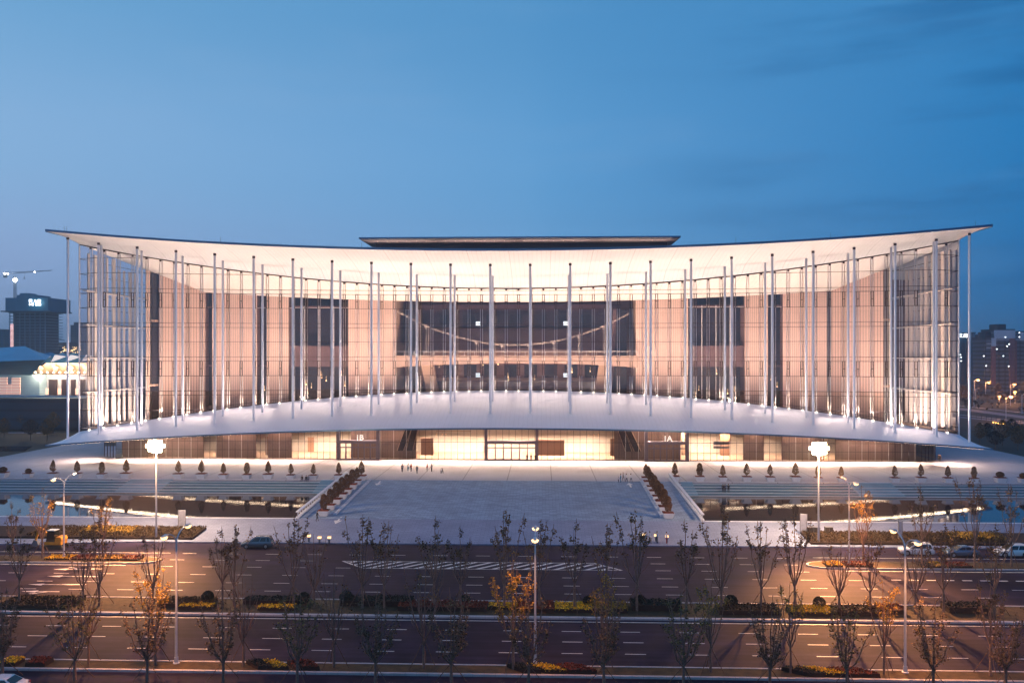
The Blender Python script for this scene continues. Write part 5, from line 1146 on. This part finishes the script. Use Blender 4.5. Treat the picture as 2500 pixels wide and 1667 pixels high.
m = MB(); a = wp(-60, 968, D-8.3); b = wp(260, 966, D-8.3); m.box(a.x, b.x, a.y-.2, a.y, a.z-.2, a.z+.5); t2 = m.build('terrace_edge', 'white_stone', None); t2.parent = t
m = MB()
for i in range(7): p = wp(98+i*8.5, 997, D-8.6); m.box(p.x-.5, p.x+.5, p.y-.2, p.y, p.z-.08, p.z+.08)
o = m.build('terrace_light', mat('dim_em', (.7, .7, .8), em=.6)); o.parent = t
# dark garden left and right: paths, trees
R.seed(9)
for i, (px0, px1, y0, y1) in enumerate(((-20, 60, 1089, 1101), (0, 70, 1042, 1044), (110, 190, 1032, 1034), (20, 120, 1055, 1057))):
    a = G(px0, y1, -.3); b = G(px1, y1, -.3); c = G(px1+20, y0, -.3); d = G(px0, y0, -.3); m = MB(); m.quad((*a, -.3), (*b, -.3), (*c, -.3), (*d, -.3)); struct('path', m, 'paving' if i else M['water'], ['pale water basin at the left edge below the terrace', 'thin pale path under the terrace on the left', 'pale path behind the first column foot', 'second pale path in the dark left garden'][i])
def bgtree(seed, H, Wd, mt_='twig_mass', n=900):
    R.seed(seed); t = thing('garden_tree', (0, 0, 0), 'x', 'tree'); m = MB(); m.path([(0, 0, 0), (.1, 0, H*.35)], .16, .1, 6)
    for k in range(9):
        a = k*2.4; e = Vector((Wd*.42*math.cos(a), Wd*.42*math.sin(a), H*R.uniform(.7, .98))); m.path([(0, 0, H*.3), (e.x*.5, e.y*.5, H*.6), e], .07, .02, 4)
    m.build('trunk', 'trunk', t); m = MB()
    for _ in range(n):
        a = R.random()*6.28; u = R.random(); r = Wd*.5*math.sin(PI*(u*.85+.12))*math.sqrt(R.random()); z = H*(.3+.7*u); m.leaf((r*math.cos(a), r*math.sin(a), z), .42)
    m.build('crown', mt_, t); return t
bt1, bt2 = bgtree(1, 7, 6), bgtree(2, 8.5, 5.5, 'leaf_rust')
spots = [(20, 1030, 'left'), (55, 1050, 'left'), (95, 1042, 'left'), (130, 1060, 'left'), (75, 1075, 'left'), (10, 1068, 'left'), (150, 1035, 'left'), (115, 1078, 'left'), (182, 1040, 'left'), (40, 1018, 'left')]
for i, (px, py, sd) in enumerate(spots):
    x, y = G(px, py, -.3); q = (bt1, bt2)[i % 2]; put(q, ('bg', i % 2), (x, y, -.3), i, 'dark bushy tree in the left garden, %s of that group from the front list by size' % ORD[i] if False else 'dark bushy tree in the garden left of the hall, %s from the left' % ORD[sorted([s[0] for s in spots]).index(px)], 'dark trees left of the hall', .8+.05*(i % 5))
spots2 = [(2365, 1003), (2392, 1085), (2410, 1078), (2448, 1088), (2470, 1075), (2495, 1084), (2430, 1098), (2485, 1100), (2458, 960), (2480, 958), (2436, 962), (2412, 958), (2395, 962), (2500, 965), (2380, 948), (2420, 945), (2470, 943), (2352, 985)]
for i, (px, py) in enumerate(spots2):
    x, y = G(px, py, -.3); q = (bt1, bt2)[i % 2]; put(q, ('bg', i % 2), (x, y, -.3), i, 'dark leafless tree right of the hall, %s from the left' % ORD[sorted([s[0] for s in spots2]).index(px)], 'dark trees right of the hall', .75+.07*(i % 5) if py > 1000 else 1.0+.1*(i % 3))
# roads on the right
m = MB()
def rq(a, b, w_):
    p = Vector((*G(*a, -.3), -.29)); q = Vector((*G(*b, -.3), -.29)); n_ = Vector((-(q-p).y, (q-p).x, 0)).normalized()*w_/2; m.quad(p-n_, q-n_, q+n_, p+n_)
rq((2330, 996), (2560, 1026), 9); struct('road', m, mat('lit_road', (.28, .22, .24), .7), 'pale lamplit side road at the right of the hall')  # paler pinkish colour carries the lamplight on this road
for k_, (a, b, w_, lab) in enumerate((((2340, 990), (2540, 1012), 1.4, 'upper white kerb line of the right side road'), ((2340, 1012), (2540, 1034), 1.2, 'lower white kerb line of the right side road'), ((2340, 1018), (2540, 1037), 3.4, 'blue lit footway below the right side road'))):
    m = MB(); rq(a, b, w_); o = struct('footway', m, 'white_stone' if k_ < 2 else 'paving', lab); o.location.z = .01*(k_+1)
m = MB()
for i in range(12):
    p = Vector((*G(2372+i*12, 1021+i*1.6, -.3), -.3)); m.tube(p, p+Vector((0, 0, 2.2)), .06, .06, 4)
o = m.build('post_fence', 'dark_stone'); tag(o, 'thin dark post fence along the right side road', 'fence')
for i in range(6):
    p = Vector((*G(2425+i*6, 1032+i*1.0, -.3), -.3)); m = MB(); m.lathe([(.1, 0), (.3, .2), (.1, .4)], p, 6); o = m.build('warning_lamp', mat('amber_em', (1, .45, .1), em=9)); tag(o, 'small amber light by the right side road, %s from the left' % ORD[i], 'lamp', 'row of amber lights')
# small lamps on the right roads
for i, (px, py, hz_, lit, arm) in enumerate(((2378, 992, 920, 1, 1), (2406, 967, 925, 1, 1), (2467, 990, 928, 1, 1), (2440, 985, 954, 1, 0), (2478, 985, 944, 1, 0), (2456, 1028, 955, 1, 1), (2350, 978, 947, 0, 1), (2382, 978, 938, 0, 1), (2495, 1010, 948, 0, 1), (2428, 925, 883, 1, 0), (2490, 915, 893, 1, 0), (2345, 915, 901, 1, 0), (2378, 912, 901, 1, 0))):
    x, y = G(px, py, -.3); d = (Vector((x, y, 0))-Vector((CX, 0, 0))).length; H = CZ+(HY-hz_)*d/F
    t = thing('street_lamp', (x, y, -.3), 'small %s street lamp right of the hall, %s of that group' % ('glowing' if lit else 'unlit', ORD[i]), 'street lamp', 'lamps on the right side roads')
    m = MB(); r = .09*max(1, d/280); m.tube((0, 0, 0), (0, 0, H), r, r*.8, 6); m.build('pole', 'pole_paint', t)
    if arm: m = MB(); m.path([(0, 0, H-.3), (1.0, 0, H+.35), (2.2, 0, H+.5)], .08, .06, 5); m.build('arm', 'pole_paint', t)
    m = MB(); ax = 2.2 if arm else 0; k_ = max(1, d/260)*(.42 if lit else .2); m.lathe([(k_*.3, -k_*.6), (k_, 0), (k_*.5, k_*.3)], (ax, 0, H+.4), 8); m.build('lamp_head', mat('far_sodium', (1, .5, .2), em=3.2, emcol=(1, .48, .15)) if lit else 'head_clear', t)
    if lit: lamp('POINT', (ax, 0, H-.6), 9000 if d > 400 else 4500, SODIUM, .3, parent=t, name='street_light')
# apartment blocks, right
mat('flat_wall', (.14, .20, .28), .8, noise=(.05, .15), stripes=[('Z', 3.0, 1.3, .45), ('X', 4.4, 1.3, .6)]); mat('flat_pink', (.26, .12, .14), .8, noise=(.05, .1), stripes=[('Z', 3, .4, .8)]); mat('flat_white', (.5, .58, .7), .8, noise=(.1, .1))
mat('dark_tower', (.015, .075, .13), .6, stripes=[('X', 5, 1.5, 2.0)])
tb1, h, z = block(2340, 2372, 822, 930, 800, 'dark_tower', 'slim dark tower with lit rooftop characters beside the right glass corner', top=None)
for gx, gs in ((2302, '水'), (2340, '三'), (2352, '局')):
    cu = bpy.data.curves.new('t', 'FONT'); cu.body = gs; cu.size = 4.0; cu.extrude = .15; cu.offset = .05
    to = bpy.data.objects.new('t', cu); C.objects.link(to); dg = bpy.context.evaluated_depsgraph_get(); me = bpy.data.meshes.new_from_object(to.evaluated_get(dg)); bpy.data.objects.remove(to)
    me.materials.clear(); me.materials.append(M['sign_em']); o = bpy.data.objects.new('rooftop_sign', me); C.objects.link(o); p = W(gx, 823, 795); o.location = p-tb1.location; o.rotation_euler = (PI/2, 0, 0); o.parent = tb1
bk = [(2306, 2340, 826, 'dark_tower', 'dark lower wing of the slim tower seen through the glass corner', 'far'), (2381, 2410, 828, 'flat_wall', 'lower left apartment block on the right skyline', 'a'), (2405, 2432, 825, 'flat_wall', 'apartment block with pink stair wall in the middle of the right skyline', 'b'), (2427, 2476, 806, 'flat_wall', 'tallest apartment block with white top storeys on the right', 'c'), (2476, 2500, 811, 'flat_wall', 'apartment block with two lit windows right of the tallest', 'd'), (2500, 2530, 829, 'flat_wall', 'apartment block cut by the right edge of the photo', 'e'), (2372, 2381, 813, 'dark_tower', 'narrow dark stair tower behind the last column', 'f')]
for i, (a_, b_, top_y, mm, lab, k_) in enumerate(bk):
    t, h, z = block(a_, b_, top_y, 905, 620 if k_ not in 'far f' else 790, mm, lab, 'apartment_block', 18, .4 if k_ in 'abce' else None)
    if k_ in 'abcde':
        for fl in range(2, int(z/3)):
            m = MB(); m.box(-h+1, h-.8, -1.1, 0, fl*3-.1, fl*3+.55); m.build('balcony', 'flat_white' if fl*3 > z-8 else 'flat_wall', t)
        pk = {'b': (.0, .75), 'c': (.45, .95), 'd': (-.9, -.6), 'e': (-.95, -.3)}.get(k_)
        if pk: m = MB(); m.box(h*pk[0], h*pk[1], -1.3, 0, 6, z-6); m.build('stair_wall', 'flat_pink', t)
        m = MB(); m.box(h*.1 if k_ != 'c' else -h, h*.8 if k_ != 'c' else h, -1.35, 0, z-6, z); m.build('top_storey', 'flat_white', t)
R.seed(31); m = MB()
for px, py in ((2489, 812), (2489, 822.5), (2464, 840), (2459, 845), (2434, 852), (2402, 869), (2450, 869), (2345, 866), (2347, 872), (2347, 881), (2408, 893), (2463, 894), (2455, 823)):
    p = W(px, py, 600); s = .32; m.box(p.x-s, p.x+s, p.y, p.y+.3, p.z-s, p.z+s)
o = m.build('lit_windows', 'sign_em'); tag(o, 'few small lit windows in the right apartment blocks', 'lights', kind='stuff')
R.seed(55); m = MB()
for _ in range(5200):
    x = R.uniform(-420, 420); x = x+(60 if x > 0 else -60); y = R.uniform(430, 700); m.leaf((x, y, R.uniform(-.3, 6)*(.6+.6*abs(mn.noise(Vector((x*.02, y*.02, 0)))))), 2.4)
o = m.build('distant_woodland', 'twig_mass'); tag(o, 'dark band of woodland before the skyline', 'woodland', kind='stuff')
# haze: one closed box of even, thin evening air
if HAZE > 0:
    hm = bpy.data.materials.new('haze'); hm.use_nodes = True; hn = hm.node_tree; hn.nodes.remove(hn.nodes['Principled BSDF'])
    pv = hn.nodes.new('ShaderNodeVolumePrincipled'); pv.inputs['Color'].default_value = (.92, .95, 1, 1); pv.inputs['Density'].default_value = HAZE; pv.inputs['Anisotropy'].default_value = HAZE_G
    hn.links.new(pv.outputs[0], hn.nodes['Material Output'].inputs['Volume']); M['haze'] = hm
    m = MB(); m.box(-4100, 4100, -310, 6100, -1.5, 180); o = m.build('haze', 'haze'); tag(o, 'thin evening haze over the whole scene', 'haze', kind='stuff')
# ------------------------------------------------------------------ render settings
scene.view_settings.view_transform = 'Standard'; scene.view_settings.look = 'None'; scene.view_settings.exposure = .15; scene.view_settings.gamma = 1
cy = scene.cycles; cy.use_denoising = True
try: cy.denoiser = 'OPENIMAGEDENOISE'
except Exception: pass
cy.max_bounces = 7; cy.diffuse_bounces = 3; cy.glossy_bounces = 3; cy.transparent_max_bounces = 14; cy.transmission_bounces = 3
cy.sample_clamp_indirect = 4; cy.caustics_reflective = False; cy.caustics_refractive = False; cy.use_light_tree = True
for m_ in list(bpy.data.materials):
    if m_.users == 0: bpy.data.materials.remove(m_)
